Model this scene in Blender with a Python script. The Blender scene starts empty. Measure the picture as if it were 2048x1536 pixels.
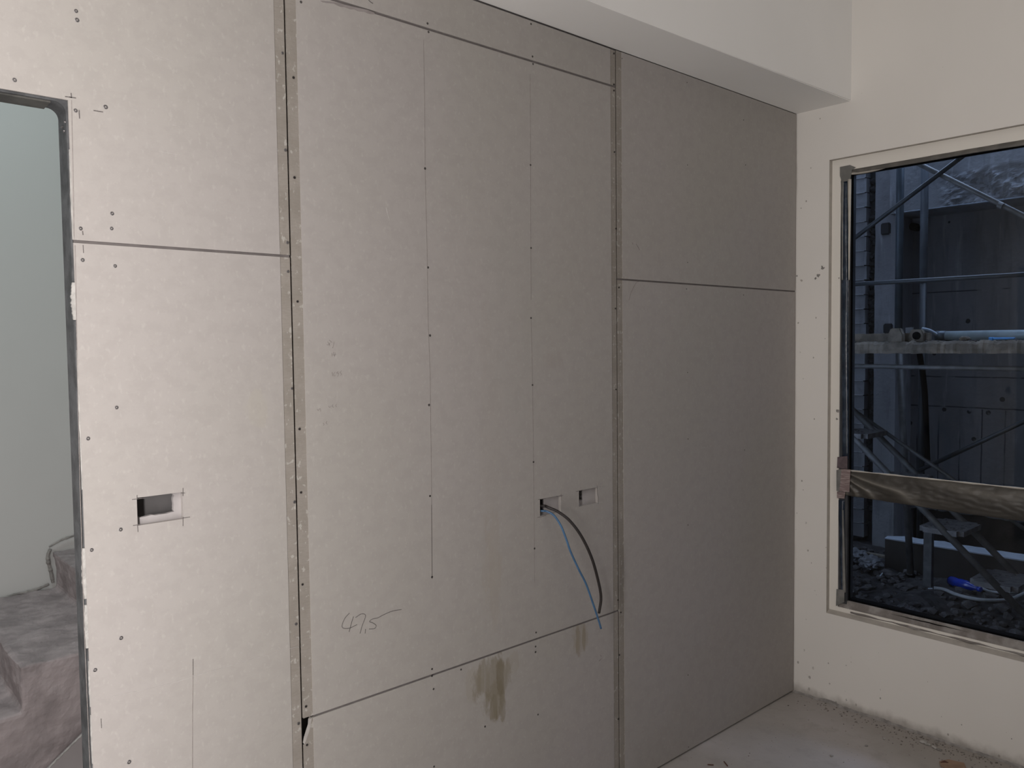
import bpy, bmesh, math, random
from mathutils import Vector, Matrix, noise
random.seed(7)
SC = bpy.context.scene
COL = SC.collection
# ------------------------------------------------------------------ camera
F = 1611.654
YAW, PIT, ROL = 0.7291634, -0.0481703, -0.0117015
CAM = Vector((-3.371991, -1.854498, 1.605282))
FW = Vector((math.sin(YAW)*math.cos(PIT), math.cos(YAW)*math.cos(PIT), math.sin(PIT)))
rt0 = Vector((math.cos(YAW), -math.sin(YAW), 0)); up0 = rt0.cross(FW)
RT = rt0*math.cos(ROL) + up0*math.sin(ROL)
UP = up0*math.cos(ROL) - rt0*math.sin(ROL)
cd = bpy.data.cameras.new('camera'); cam = bpy.data.objects.new('camera', cd); COL.objects.link(cam)
cd.sensor_fit = 'HORIZONTAL'; cd.sensor_width = 36.0; cd.lens = 36.0*F/2048.0
cd.clip_start = 0.02; cd.clip_end = 100
M = Matrix((RT, UP, -FW)).transposed().to_4x4(); M.translation = CAM
cam.matrix_world = M
SC.camera = cam

def at(px, py, ax, val):
    """point of the place on the plane (axis ax = val) that the photo shows at px, py"""
    d = FW + RT*((px-1024)/F) + UP*((768-py)/F)
    t = (val - CAM[ax])/d[ax]
    return CAM + d*t

# ------------------------------------------------------------------ light
SC.view_settings.view_transform = 'Standard'; SC.view_settings.look = 'None'
SC.view_settings.gamma = 1.0; SC.view_settings.use_curve_mapping = False
SC.view_settings.exposure = 0.0
w = bpy.data.worlds.new('dusk_sky'); SC.world = w; w.use_nodes = True
bg = w.node_tree.nodes['Background']; bg.inputs[0].default_value = (0.44, 0.57, 0.84, 1); bg.inputs[1].default_value = 6.9

def lamp(name, kind, loc, power, color, size=0.2, target=None, shape='DISK', size_y=None):
    d = bpy.data.lights.new(name, kind); o = bpy.data.objects.new(name, d); COL.objects.link(o)
    o.location = loc; d.energy = power; d.color = color
    if kind == 'AREA':
        d.shape = shape; d.size = size
        if size_y: d.size_y = size_y
        o.rotation_euler = (Vector(target)-Vector(loc)).to_track_quat('-Z', 'Y').to_euler()
    else:
        d.shadow_soft_size = size
    return o
WARM = (1.0, 0.95, 0.93)
lamp('fill_strip_light', 'AREA', (-3.40, -0.86, 1.45), 28.5, WARM, .08, (-2.6, 0.0, 1.45), 'RECTANGLE', 2.5)  # unseen strip light added to give the falloff along the boards
lamp('work_lamp', 'POINT', (-4.05, -1.55, 1.25), 13, WARM, 0.16)
lamp('ceiling_fill_light', 'AREA', (-1.3, -3.2, 2.2), 12, WARM, 0.35, (-0.55, -2.4, 3.2))  # unseen upward fill added to lift the ceiling, beam and wall top
lamp('stairwell_lamp', 'AREA', (-3.3, 1.25, 3.9), 20, (0.80, 0.97, 1.0), 0.8, (-2.9, 2.0, 1.6))
lamp('stairwell_low_fill', 'POINT', (-3.75, 1.3, 1.2), 6.4, (1.0, 0.90, 0.90), 0.2)  # unseen low fill light in the stairwell

# ------------------------------------------------------------------ materials
def lin(c):
    return tuple(((v/255)/12.92 if v/255 <= 0.04045 else ((v/255+0.055)/1.055)**2.4) for v in c)

class NT:
    """small helper around a node tree"""
    def __init__(s, name, rough=0.8, metal=0.0, spec=0.5):
        s.m = bpy.data.materials.new(name); s.m.use_nodes = True
        s.t = s.m.node_tree; s.b = s.t.nodes['Principled BSDF']
        s.b.inputs['Roughness'].default_value = rough; s.b.inputs['Metallic'].default_value = metal
        s.b.inputs['Specular IOR Level'].default_value = spec
        s.co = s.t.nodes.new('ShaderNodeTexCoord').outputs['Object']
        s.xyz = s.t.nodes.new('ShaderNodeSeparateXYZ'); s.t.links.new(s.co, s.xyz.inputs[0])
    def link(s, a, b):
        if hasattr(a, 'links') or hasattr(a, 'is_output'): s.t.links.new(a, b)
        else: b.default_value = a
    def math(s, op, a, b=0.0, c=0.0, clamp=False):
        n = s.t.nodes.new('ShaderNodeMath'); n.operation = op; n.use_clamp = clamp
        s.link(a, n.inputs[0]); s.link(b, n.inputs[1]); s.link(c, n.inputs[2]); return n.outputs[0]
    def step(s, v, lo, hi):
        n = s.t.nodes.new('ShaderNodeMapRange'); n.interpolation_type = 'SMOOTHSTEP'
        s.link(v, n.inputs[0]); n.inputs[1].default_value = lo; n.inputs[2].default_value = hi; return n.outputs[0]
    def noise(s, scale, detail=3, stretch=(1, 1, 1), rough=0.5, off=(0, 0, 0)):
        mp = s.t.nodes.new('ShaderNodeMapping'); mp.inputs['Scale'].default_value = stretch; mp.inputs['Location'].default_value = off
        s.t.links.new(s.co, mp.inputs[0])
        n = s.t.nodes.new('ShaderNodeTexNoise'); n.inputs['Scale'].default_value = scale
        n.inputs['Detail'].default_value = detail; n.inputs['Roughness'].default_value = rough
        s.t.links.new(mp.outputs[0], n.inputs['Vector']); return n.outputs['Fac']
    def voronoi(s, scale, stretch=(1, 1, 1), feature='F1'):
        mp = s.t.nodes.new('ShaderNodeMapping'); mp.inputs['Scale'].default_value = stretch
        s.t.links.new(s.co, mp.inputs[0])
        n = s.t.nodes.new('ShaderNodeTexVoronoi'); n.inputs['Scale'].default_value = scale; n.feature = feature
        s.t.links.new(mp.outputs[0], n.inputs['Vector']); return n.outputs['Distance']
    def mix(s, f, a, b):
        n = s.t.nodes.new('ShaderNodeMix'); n.data_type = 'RGBA'
        s.link(f, n.inputs[0])
        for v, i in ((a, n.inputs[6]), (b, n.inputs[7])):
            if isinstance(v, tuple): i.default_value = (*v[:3], 1)
            else: s.t.links.new(v, i)
        return n.outputs[2]
    def color(s, c):
        if isinstance(c, tuple): s.b.inputs['Base Color'].default_value = (*c[:3], 1)
        else: s.t.links.new(c, s.b.inputs['Base Color'])
    def bump(s, h, strength=0.3, dist=0.002):
        n = s.t.nodes.new('ShaderNodeBump'); n.inputs['Strength'].default_value = strength; n.inputs['Distance'].default_value = dist
        s.t.links.new(h, n.inputs['Height']); s.t.links.new(n.outputs[0], s.b.inputs['Normal'])

def plain(name, c, rough=0.7, metal=0.0, var=0.25, scale=12, bump=0.0, dark=None, spec=0.5):
    n = NT(name, rough, metal, spec)
    d = dark or tuple(v*(1-var) for v in c)
    n.color(n.mix(n.step(n.noise(scale, 5), 0.35, 0.65), d, c))
    if bump: n.bump(n.noise(scale*4, 5), bump, 0.004)
    return n.m

def ellipse(n, cx, cz, a, b, nz, k=0.9):
    dx = n.math('DIVIDE', n.math('SUBTRACT', n.xyz.outputs[0], cx), a)
    dz = n.math('DIVIDE', n.math('SUBTRACT', n.xyz.outputs[2], cz), b)
    r = n.math('ADD', n.math('MULTIPLY', dx, dx), n.math('MULTIPLY', dz, dz))
    return n.math('ADD', n.math('SUBTRACT', 1.0, r), n.math('MULTIPLY', n.math('SUBTRACT', nz, 0.5), k*2.2))

def board_material(name, stains=(), tone=1.0):
    n = NT(name, 0.85, 0, 0.25)
    tone *= .87; A = (0.445*tone, 0.415*tone, 0.395*tone); B = (0.435*tone, 0.41*tone, 0.38*tone)
    c = n.mix(n.step(n.noise(1.15, 2, (1, 1, .8)), 0.38, 0.62), A, B)
    c = n.mix(n.math('MULTIPLY', n.step(n.noise(22, 6, (1, 1, 1.2), .68), 0.44, 0.60), 0.20), c, (0.35*tone, .325*tone, .305*tone))
    c = n.mix(n.math('MULTIPLY', n.step(n.noise(75, 4, (1.3, 1, .8)), 0.56, 0.70), 0.22), c, (0.58*tone, .55*tone, .52*tone))
    c = n.mix(n.math('MULTIPLY', n.step(n.voronoi(42), 0.09, 0.04), 0.05), c, (0.66, .64, .61))
    for (cx, cz, a, b, st, col) in stains:
        nz = n.noise(13, 6, (2.2, 1, 0.8), .68, (cx*3, 0, cz))
        mk = n.step(ellipse(n, cx, cz, a, b, nz, 2.0), -0.05, 0.55)
        streak = n.step(n.noise(14, 4, (3.0, 1, 0.35), .6, (cx, 0, 3)), 0.25, 0.7)
        mk = n.math('MULTIPLY', mk, n.math('ADD', n.math('MULTIPLY', streak, 0.55*st), 0.45*st))
        c = n.mix(mk, c, col)
    n.color(c); n.bump(n.noise(160, 3), 0.12, 0.001)
    return n.m

MAT = {}
BR = (0.235, 0.195, 0.125)
def stain(px, py, rx, ry, st, col):
    c = at(px, py, 1, 0); a = at(px+rx, py, 1, 0); b = at(px, py+ry, 1, 0)
    return (c.x, c.z, abs(a.x-c.x), abs(b.z-c.z), st, col)
FT = (.31, .275, .215)
LOW = [stain(948, 1362, 22, 34, .35, FT), stain(1020, 1330, 26, 22, .35, FT), stain(984, 1356, 42, 46, .75, (.225, .195, .14)), stain(990, 1398, 26, 40, .75, (.225, .195, .14)),
       stain(987, 1418, 8, 32, .8, (.21, .18, .125)), stain(1005, 1412, 8, 34, .8, (.21, .18, .125)), stain(1001, 1345, 9, 58, .8, (.19, .16, .11)),
       stain(1161, 1272, 17, 44, .55, FT), stain(1156, 1280, 5, 42, .7, (.25, .21, .15)), stain(1168, 1270, 4, 36, .7, (.25, .21, .15))]
MAT['board'] = board_material('fibre_cement_board')
MAT['board_left'] = board_material('fibre_cement_board_left', [stain(515, 820, 26, 38, .25, (.40, .375, .30))])
MAT['board_main'] = board_material('fibre_cement_board_streaked', [stain(985, 1140, 20, 120, .30, (.34, .295, .235)), stain(980, 850, 24, 260, .16, (.34, .31, .27)), stain(1105, 720, 20, 20, .25, (.30, .265, .24)), stain(1030, 620, 60, 260, .14, (.33, .33, .30))])
MAT['board_low'] = board_material('fibre_cement_board_stained', LOW)
def strip_material():
    n = NT('bare_taper', 0.8, 0, .3)
    c = n.mix(n.step(n.noise(7, 4, (1, 1, 2)), .35, .65), (0.265, 0.24, 0.21), (0.30, 0.273, 0.243))
    c = n.mix(n.math('MULTIPLY', n.step(n.noise(60, 3, (1, 1, 4.0)), .45, .62), .22), c, (.21, .19, .165))
    c = n.mix(n.math('MULTIPLY', n.step(n.noise(55, 3, (1.2, 1, .9), .6), .585, .66), .75), c, (.44, .42, .385))
    n.color(c); n.bump(n.noise(55, 3), .4, .002); return n.m
MAT['strip'] = strip_material()
MAT['core'] = plain('board_core', (.42, .395, .37), .9, 0, .12, 40)
MAT['core_dark'] = plain('dark_board_core', (.30, .27, .26), .9, 0, .2, 30)  # darker grey board core
MAT['cavity'] = plain('cavity_shade_paint', (.125, .118, .118), .9, 0, .15, 20)  # dark tone stands in for the shade inside the socket holes
MAT['joint'] = plain('joint_shade_fill', (.17, .152, .147), .9, 0, .15, 30)
MAT['backing'] = plain('backing_board', (.40, .375, .37), .9, 0, .1, 20)
MAT['screw'] = plain('screw_steel', (.20, .19, .19), .45, .7, .4, 300)
MAT['screw_dark'] = plain('screw_dark', (.035, .03, .028), .6, .3, .3, 300)
MAT['pencil'] = plain('pencil', (.15, .135, .13), .8, 0, .3, 300)
MAT['pencil_soft'] = plain('pencil_faint', (.30, .27, .255), .8, 0, .25, 90)
MAT['scratch'] = plain('pale_scratch', (.47, .445, .425), .8, 0, .15, 90)

def paint_material(name, base, dirt=0.0, specks=True):
    n = NT(name, 0.75, 0, .3)
    c = n.mix(n.step(n.noise(1.4, 3), .35, .65), tuple(v*.96 for v in base), base)
    if specks:
        # dirt dots of plaster splashes; more of them near the board corner and the floor
        near = n.math('ADD', n.math('MULTIPLY', n.step(n.xyz.outputs[1], -.22, 0.0), .035), n.math('MULTIPLY', n.step(n.xyz.outputs[2], .35, 0.0), .035))
        v = n.voronoi(34, (1, 1, .75))
        pres = n.step(n.noise(16, 3), .50, .58)
        m = n.math('MULTIPLY', n.math('LESS_THAN', v, n.math('ADD', n.math('MULTIPLY', near, 3.2), .03)), pres)
        c = n.mix(n.math('MULTIPLY', m, .65), c, (.22, .20, .17))
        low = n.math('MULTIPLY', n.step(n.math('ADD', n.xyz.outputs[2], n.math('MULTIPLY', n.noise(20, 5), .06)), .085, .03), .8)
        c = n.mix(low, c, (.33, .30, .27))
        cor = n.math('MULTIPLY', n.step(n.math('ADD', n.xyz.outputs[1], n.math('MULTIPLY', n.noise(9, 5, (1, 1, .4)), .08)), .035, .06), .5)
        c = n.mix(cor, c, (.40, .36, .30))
    n.color(c); n.bump(n.noise(40, 4), .08, .002); return n.m
MAT['cream'] = paint_material('cream_wall_paint', (0.86, 0.83, 0.78))
MAT['cream_plain'] = paint_material('cream_reveal_paint', (0.875, 0.84, 0.77), specks=False)
MAT['beam'] = paint_material('white_ceiling_paint', (0.88, 0.87, 0.845), specks=False)
MAT['room'] = paint_material('room_wall_paint', (0.16, 0.15, 0.14), specks=False)
MAT['stair_wall'] = paint_material('stairwell_paint', (0.62, 0.62, 0.60), specks=False)
MAT['groove'] = plain('reveal_edge', (.50, .465, .42), .85, 0, .1, 30)

def floor_material():
    n = NT('bare_concrete_floor', 0.85, 0, .3)
    c = n.mix(n.step(n.noise(1.7, 4), .4, .62), (.40, .375, .35), (.49, .46, .45))
    c = n.mix(n.math('MULTIPLY', n.step(n.noise(11, 6, (1, 1, 1), .65), .5, .68), .35), c, (.31, .285, .26))
    c = n.mix(n.math('MULTIPLY', n.step(n.voronoi(36), .10, .05), .5), c, (.12, .10, .085))
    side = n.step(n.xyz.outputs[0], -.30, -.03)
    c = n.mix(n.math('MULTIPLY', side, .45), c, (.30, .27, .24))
    n.color(c); n.bump(n.noise(30, 6), .35, .004); return n.m
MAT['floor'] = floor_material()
MAT['stair'] = plain('rough_stair_concrete', (.40, .345, .345), .9, 0, .30, 9, .7)
MAT['stair_smooth'] = plain('smooth_stair_plaster', (.37, .335, .335), .85, 0, .1, 5)
MAT['mortar'] = plain('mortar', (.36, .34, .32), .9, 0, .35, 30, .6)
MAT['white_mortar'] = plain('pale_plaster', (.48, .465, .44), .9, 0, .25, 40, .5)
MAT['jamb'] = plain('grey_jamb', (.085, .088, .092), .7, 0, .5, 22, .5)
MAT['jamb_top'] = plain('grey_head', (.085, .083, .075), .7, 0, .4, 16, .5)
MAT['alu'] = plain('window_aluminium', (.10, .105, .115), .35, .5, .25, 14)
MAT['seal'] = plain('black_gasket', (.003, .003, .0035), .9, 0, .2, 30, spec=.05)
MAT['cable_black'] = plain('black_cable', (.022, .017, .016), .55, 0, .3, 40)
MAT['cable_blue'] = plain('blue_cable', (.065, .155, .285), .45, 0, .2, 30)
MAT['crumb'] = plain('mortar_crumb', (.27, .245, .22), .95, 0, .5, 60, .4)
MAT['card'] = plain('cardboard', (.33, .22, .15), .9, 0, .2, 20)
MAT['rust'] = plain('rusty_fleck', (.12, .05, .035), .9, 0, .3, 20)
def film_material(name, base, dusty, rough=.3):
    n = NT(name, rough, 0, .6)
    c = n.mix(n.step(n.noise(22, 5, (1, 1, 1)), .4, .7), base, dusty)
    n.color(c); n.bump(n.noise(30, 4), .4, .004); return n.m
MAT['film'] = film_material('dusty_plastic_film', (.075, .068, .058), (.15, .138, .12), .38)
MAT['film_cream'] = film_material('cream_film', (.50, .47, .42), (.58, .55, .48), .4)
MAT['film_grey'] = film_material('grey_film', (.17, .17, .16), (.24, .235, .22), .4)
MAT['film_head'] = film_material('shaded_head_film', (.11, .105, .095), (.16, .15, .135), .35)  # dark tone stands in for dim reflections along the head
MAT['film_dark'] = film_material('blue_grey_film', (.012, .022, .040), (.035, .055, .085), .22)
MAT['sill_dust'] = film_material('dusty_sill', (.20, .18, .165), (.34, .32, .30), .7)
def wrap_material():
    n = NT('milky_wrap_over_dark_rail', .38, 0, .5)      # milky where film lifts off the rail; ridge gloss and fold shade painted in
    at_ = n.t.nodes.new('ShaderNodeAttribute'); at_.attribute_name = 'lift'
    f = n.math('MULTIPLY', at_.outputs['Fac'], n.math('ADD', .7, n.math('MULTIPLY', n.noise(26, 5), .6)))
    n.color(n.mix(f, (.026, .023, .02), (.25, .235, .205))); n.bump(n.noise(45, 4), .3, .003); return n.m
MAT['wrap'] = wrap_material()
def tape_material():
    n = NT('masking_tape', .7)
    c = n.mix(n.step(n.noise(70, 3, (.3, .3, 3)), .45, .6), (.23, .17, .165), (.38, .31, .295))
    n.color(c); n.bump(n.noise(60, 3, (.3, .3, 3)), .4, .002); return n.m
MAT['tape'] = tape_material()
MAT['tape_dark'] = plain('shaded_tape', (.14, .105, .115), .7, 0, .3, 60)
def glass_material():
    m = bpy.data.materials.new('window_glass'); m.use_nodes = True; t = m.node_tree; t.nodes.clear()
    o = t.nodes.new('ShaderNodeOutputMaterial'); tr = t.nodes.new('ShaderNodeBsdfTransparent'); g = t.nodes.new('ShaderNodeBsdfGlossy')
    tr.inputs[0].default_value = (.94, .96, .97, 1); g.inputs['Roughness'].default_value = .02
    f = t.nodes.new('ShaderNodeFresnel'); f.inputs[0].default_value = 1.22
    x = t.nodes.new('ShaderNodeMixShader'); t.links.new(f.outputs[0], x.inputs[0]); t.links.new(tr.outputs[0], x.inputs[1]); t.links.new(g.outputs[0], x.inputs[2])
    t.links.new(x.outputs[0], o.inputs[0]); return m
MAT['glass'] = glass_material()

def outdoor_concrete(name, base, lines=True, rough_amt=.5):
    n = NT(name, .9, 0, .25)
    c = n.mix(n.step(n.noise(2.2, 5, (1, 1.4, .5)), .35, .65), tuple(v*.72 for v in base), base)
    c = n.mix(n.math('MULTIPLY', n.step(n.noise(8, 5, (1, 2.2, .35), .6), .5, .7), .45), c, tuple(v*.5 for v in base))
    c = n.mix(n.math('MULTIPLY', n.step(n.noise(6, 5, (1, 2.6, .3), .6, (3, 0, 0)), .58, .7), .4), c, tuple(min(1, v*1.6) for v in base))
    if lines:
        y = n.xyz.outputs[1]; z = n.xyz.outputs[2]
        fr = n.math('ABSOLUTE', n.math('SUBTRACT', n.math('FRACT', n.math('ADD', n.math('DIVIDE', y, .155), n.math('MULTIPLY', n.noise(5, 3), .12))), .5))
        vl = n.math('MULTIPLY', n.math('GREATER_THAN', fr, .468), n.math('LESS_THAN', z, 1.08))
        vl = n.math('MULTIPLY', vl, n.step(n.noise(4, 3, (1, 1, .6)), .35, .55))
        c = n.mix(n.math('MULTIPLY', vl, .85), c, (.01, .012, .02))
        for zz in (1.978, 1.322, 1.09):
            d = n.math('ABSOLUTE', n.math('SUBTRACT', z, n.math('ADD', zz-.006, n.math('MULTIPLY', n.noise(7, 3), .012))))
            l = n.math('MULTIPLY', n.math('LESS_THAN', d, .0045), n.step(n.noise(6, 3, (1, 1, 1), .5, (1, 2, zz)), .40, .50))
            c = n.mix(n.math('MULTIPLY', l, .9), c, (.015, .016, .02))
        ho = n.math('MULTIPLY', n.math('LESS_THAN', n.voronoi(6.5), .12), n.step(n.noise(9, 2, (1, 1, 1), .5, (5, 2, 1)), .48, .54))
        c = n.mix(ho, c, (.012, .012, .014))
    n.color(c); n.bump(n.noise(18, 6), rough_amt, .01); return n.m
MAT['oc'] = outdoor_concrete('weathered_concrete', (0.130, 0.127, 0.130))
MAT['oc_plain'] = outdoor_concrete('weathered_concrete_pier', (.23, .228, .235), False, .6)
MAT['oc_beam'] = outdoor_concrete('weathered_concrete_beam', (.21, .215, .225), False, .7)
MAT['oc_dark'] = outdoor_concrete('dark_mortar', (0.036, 0.035, 0.035), False, 1.0)
MAT['mud'] = plain('dark_soil', (.026, .022, .021), .95, 0, .5, 14, .9)
MAT['rubble'] = plain('rubble', (.055, .049, .047), .95, 0, .5, 25, .7)
MAT['tube_dark'] = plain('dark_steel_tube', (.020, .024, .028), .5, .3, .3, 18)
MAT['tube_blue'] = plain('galvanised_steel_tube', (.055, .072, .088), .45, .4, .3, 10)
MAT['tube_light'] = plain('pale_steel_tube', (.13, .15, .175), .5, .3, .25, 10)
MAT['tube_pale'] = plain('bare_galvanised_tube', (.20, .24, .25), .45, .2, .3, 12)
MAT['tube_grey'] = plain('grey_steel_tube', (0.088, 0.086, 0.083), .6, .3, .35, 20)
MAT['plank'] = plain('mortar_caked_plank', (.155, .128, .098), .95, 0, .45, 14, .9)
MAT['tread'] = plain('mortar_caked_tread', (0.125, 0.120, 0.120), .9, 0, .35, 24, .8)
MAT['white_sheet'] = plain('white_sheet', (0.286, 0.312, 0.343), .6, 0, .15, 10)
MAT['brown_board'] = plain('wet_brown_board', (0.031, 0.025, 0.020), .85, 0, .4, 8, .3)
MAT['hose'] = plain('white_hose', (0.260, 0.260, 0.260), .5, 0, .15, 30)
MAT['blue_plastic'] = plain('blue_bottle_plastic', (.006, .028, .27), .22, 0, .3, 20)
MAT['blue_tool'] = plain('blue_plastic_strip', (.03, .20, .48), .4, 0, .2, 20)
MAT['bag'] = plain('white_plastic_bag', (.10, .10, .105), .5, 0, .2, 15)
MAT['rebar'] = plain('rusty_bar', (0.20, 0.17, 0.13), .8, .2, .4, 30)

# ------------------------------------------------------------------ mesh helpers
def link(name, bm, mat, parent=None, smooth=False):
    me = bpy.data.meshes.new(name)
    bmesh.ops.recalc_face_normals(bm, faces=bm.faces)
    bm.to_mesh(me); bm.free()
    for mm in (mat if isinstance(mat, (list, tuple)) else [mat]): me.materials.append(mm)
    if smooth:
        for p in me.polygons: p.use_smooth = True
    o = bpy.data.objects.new(name, me); COL.objects.link(o)
    if parent is not None:
        o.parent = parent
        r = parent
        off = Vector((0, 0, 0))
        while r is not None: off += r.location; r = r.parent
        o.location = -off
    return o
def thing(name, label, cat, loc=(0, 0, 0), group=None):
    o = bpy.data.objects.new(name, None); COL.objects.link(o); o.location = loc
    o.empty_display_size = .05
    o['label'] = label; o['category'] = cat
    if group: o['group'] = group
    return o
def tag(o, label, cat, group=None, kind=None):
    o['label'] = label; o['category'] = cat
    if group: o['group'] = group
    if kind: o['kind'] = kind
    return o
def struct(o): o['kind'] = 'structure'; return o
def box(bm, x0, x1, y0, y1, z0, z1, mi=0):
    vs = [bm.verts.new((x, y, z)) for x in (x0, x1) for y in (y0, y1) for z in (z0, z1)]
    for q in ((0, 1, 3, 2), (4, 6, 7, 5), (0, 4, 5, 1), (2, 3, 7, 6), (0, 2, 6, 4), (1, 5, 7, 3)):
        f = bm.faces.new([vs[i] for i in q]); f.material_index = mi
def prism(bm, pts, axis, a, b, mi=0):
    """polygon pts (2D, the two other axes in order) extruded from a to b along axis"""
    def P(p, v):
        q = [p[0], p[1]]; q.insert(axis, v); return q
    A = [bm.verts.new(P(p, a)) for p in pts]; B = [bm.verts.new(P(p, b)) for p in pts]
    f1 = bm.faces.new(A); f2 = bm.faces.new(B[::-1]); f1.material_index = f2.material_index = mi
    for i in range(len(pts)):
        j = (i+1) % len(pts)
        f = bm.faces.new((A[i], A[j], B[j], B[i])); f.material_index = mi
def cells(bm, xs, zs, hole, y0, y1):
    """wall slab in the x/z plane from a grid, leaving out the cells where hole(i,j)"""
    V = {}
    def v(i, j, k):
        if (i, j, k) not in V: V[i, j, k] = bm.verts.new((xs[i], (y0, y1)[k], zs[j]))
        return V[i, j, k]
    nx, nz = len(xs)-1, len(zs)-1
    solid = lambda i, j: 0 <= i < nx and 0 <= j < nz and not hole(i, j)
    for i in range(nx):
        for j in range(nz):
            if not solid(i, j): continue
            for k in (0, 1): bm.faces.new((v(i, j, k), v(i+1, j, k), v(i+1, j+1, k), v(i, j+1, k)))
            if not solid(i-1, j): bm.faces.new((v(i, j, 0), v(i, j+1, 0), v(i, j+1, 1), v(i, j, 1)))
            if not solid(i+1, j): bm.faces.new((v(i+1, j, 0), v(i+1, j+1, 0), v(i+1, j+1, 1), v(i+1, j, 1)))
            if not solid(i, j-1): bm.faces.new((v(i, j, 0), v(i+1, j, 0), v(i+1, j, 1), v(i, j, 1)))
            if not solid(i, j+1): bm.faces.new((v(i, j+1, 0), v(i+1, j+1, 0), v(i+1, j+1, 1), v(i, j+1, 1)))
def slab_holes(bm, x0, x1, z0, z1, holes, y0, y1):
    xs = sorted({x0, x1, *[h[0] for h in holes], *[h[1] for h in holes]})
    zs = sorted({z0, z1, *[h[2] for h in holes], *[h[3] for h in holes]})
    def hole(i, j):
        cx = (xs[i]+xs[i+1])/2; cz = (zs[j]+zs[j+1])/2
        return any(h[0] < cx < h[1] and h[2] < cz < h[3] for h in holes)
    cells(bm, xs, zs, hole, y0, y1)
def tube(bm, pts, r, n=10, cap=True, mi=0):
    pts = [Vector(p) for p in pts]; rings = []
    up = Vector((0, 0, 1))
    for i, p in enumerate(pts):
        d = (pts[min(i+1, len(pts)-1)]-pts[max(i-1, 0)]).normalized()
        if i == 0:
            a = d.orthogonal().normalized()
        else:
            a = (a - d*a.dot(d)).normalized()
        b = d.cross(a); rr = r(i/(len(pts)-1)) if callable(r) else r
        rings.append([bm.verts.new(p+(a*math.cos(t)+b*math.sin(t))*rr) for t in [2*math.pi*k/n for k in range(n)]])
    for A, B in zip(rings, rings[1:]):
        for k in range(n): f = bm.faces.new((A[k], A[(k+1) % n], B[(k+1) % n], B[k])); f.material_index = mi
    if cap: bm.faces.new(rings[0][::-1]); bm.faces.new(rings[-1])
def catmull(P, sub=8):
    P = [Vector(p) for p in P]; out = []
    Q = [P[0]*2-P[1]] + P + [P[-1]*2-P[-2]]
    for i in range(1, len(Q)-2):
        for k in range(sub):
            t = k/sub; a, b, c, d = Q[i-1:i+3]
            out.append(.5*((2*b)+(c-a)*t+(2*a-5*b+4*c-d)*t*t+(3*b-a-3*c+d)*t**3))
    out.append(P[-1]); return out
def ribbon(bm, pts, wd, y=-.0005):
    """thin mark lying on the board face"""
    L = []
    for i, p in enumerate(pts):
        d = (pts[min(i+1, len(pts)-1)]-pts[max(i-1, 0)]); d.y = 0
        if d.length < 1e-9: d = Vector((1, 0, 0))
        d.normalize(); nrm = Vector((-d.z, 0, d.x))*wd/2
        L.append([bm.verts.new((q.x, yy, q.z)) for q, yy in ((p+nrm, y), (p-nrm, y), (p-nrm, y+.0004), (p+nrm, y+.0004))])
    for A, B in zip(L, L[1:]):
        for k in range(4): bm.faces.new((A[k], A[(k+1) % 4], B[(k+1) % 4], B[k]))
    bm.faces.new(L[0]); bm.faces.new(L[-1][::-1])
def rock(bm, c, r, flat=.6, seed=0, sub=1, mi=0):
    g = bmesh.ops.create_icosphere(bm, subdivisions=sub, radius=1.0)
    rx, ry = r*random.uniform(.7, 1.3), r*random.uniform(.7, 1.3); an = random.uniform(0, 3.1)
    for v in g['verts']:
        k = 1+.45*noise.noise(v.co*1.7+Vector((seed*3.1, seed, 0)))
        x, y, z = v.co.x*rx*k, v.co.y*ry*k, v.co.z*r*flat*k
        v.co = Vector((c[0]+x*math.cos(an)-y*math.sin(an), c[1]+x*math.sin(an)+y*math.cos(an), c[2]+z))

# ------------------------------------------------------------------ dimensions
JL, JR = -2.4415, -1.2190           # board joints
DX, DZ = -2.927, 2.118              # door opening: right edge, head
H3, H4, H2, BZ = 0.6605, 1.8305, 2.4875, 2.6155
WY, WB, WT, WE = -0.152, 0.405, 2.387, -1.80     # window opening
G = 0.0031
TH = 0.012

# ------------------------------------------------------------------ structure
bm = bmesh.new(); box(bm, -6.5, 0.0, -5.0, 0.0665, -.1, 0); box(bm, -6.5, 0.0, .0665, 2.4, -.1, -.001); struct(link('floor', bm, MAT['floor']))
bm = bmesh.new(); box(bm, -6.5, 0.15, -5.0, 0.0665, 3.2, 3.3); struct(link('ceiling', bm, MAT['beam']))
bm = bmesh.new(); box(bm, -6.6, -6.5, -5.0, 0.0665, 0, 3.3); struct(link('wall_left', bm, MAT['room']))
bm = bmesh.new(); box(bm, -6.6, 0.15, -5.1, -5.0, 0, 3.3); struct(link('wall_front', bm, MAT['room']))
# partition behind the boards: a second board layer with its own rough smaller holes, the door opening, and the cavity back
bm = bmesh.new()
BH = [(-2.865, -2.7365, 1.2335, 1.302), (-1.640, -1.5705, 1.0635, 1.125), (-1.455, -1.3895, 1.0765, 1.1265)]
slab_holes(bm, -6.5, 0.0, 0.0, 3.2, [(-3.84, DX, -1, DZ), (JL-.004, JL+.030, H3-.072, H3+.004)]+BH, TH+.0006, .024)
slab_holes(bm, -6.5, 0.0, 0.0, 3.2, [(-3.84, DX, -1, DZ)], .050, .0665)
box(bm, DX+.0002, DX+.02, .0235, .0505, 0, DZ+.02); box(bm, -3.86, -3.84, .0235, .0505, 0, DZ+.02); box(bm, -3.86, DX+.02, .0235, .0505, DZ, DZ+.02)
struct(link('wall_back', bm, MAT['backing']))
bm = bmesh.new()
for x0, x1, z in ((DX+.001, JL-.003, H4), (JL+.004, JR-.003, H2), (JL+.034, JR-.003, H3), (JR+.003, -.008, H4)): box(bm, x0, x1, .0034, TH+.0008, z-G+.0001, z+G-.0001)
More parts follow.
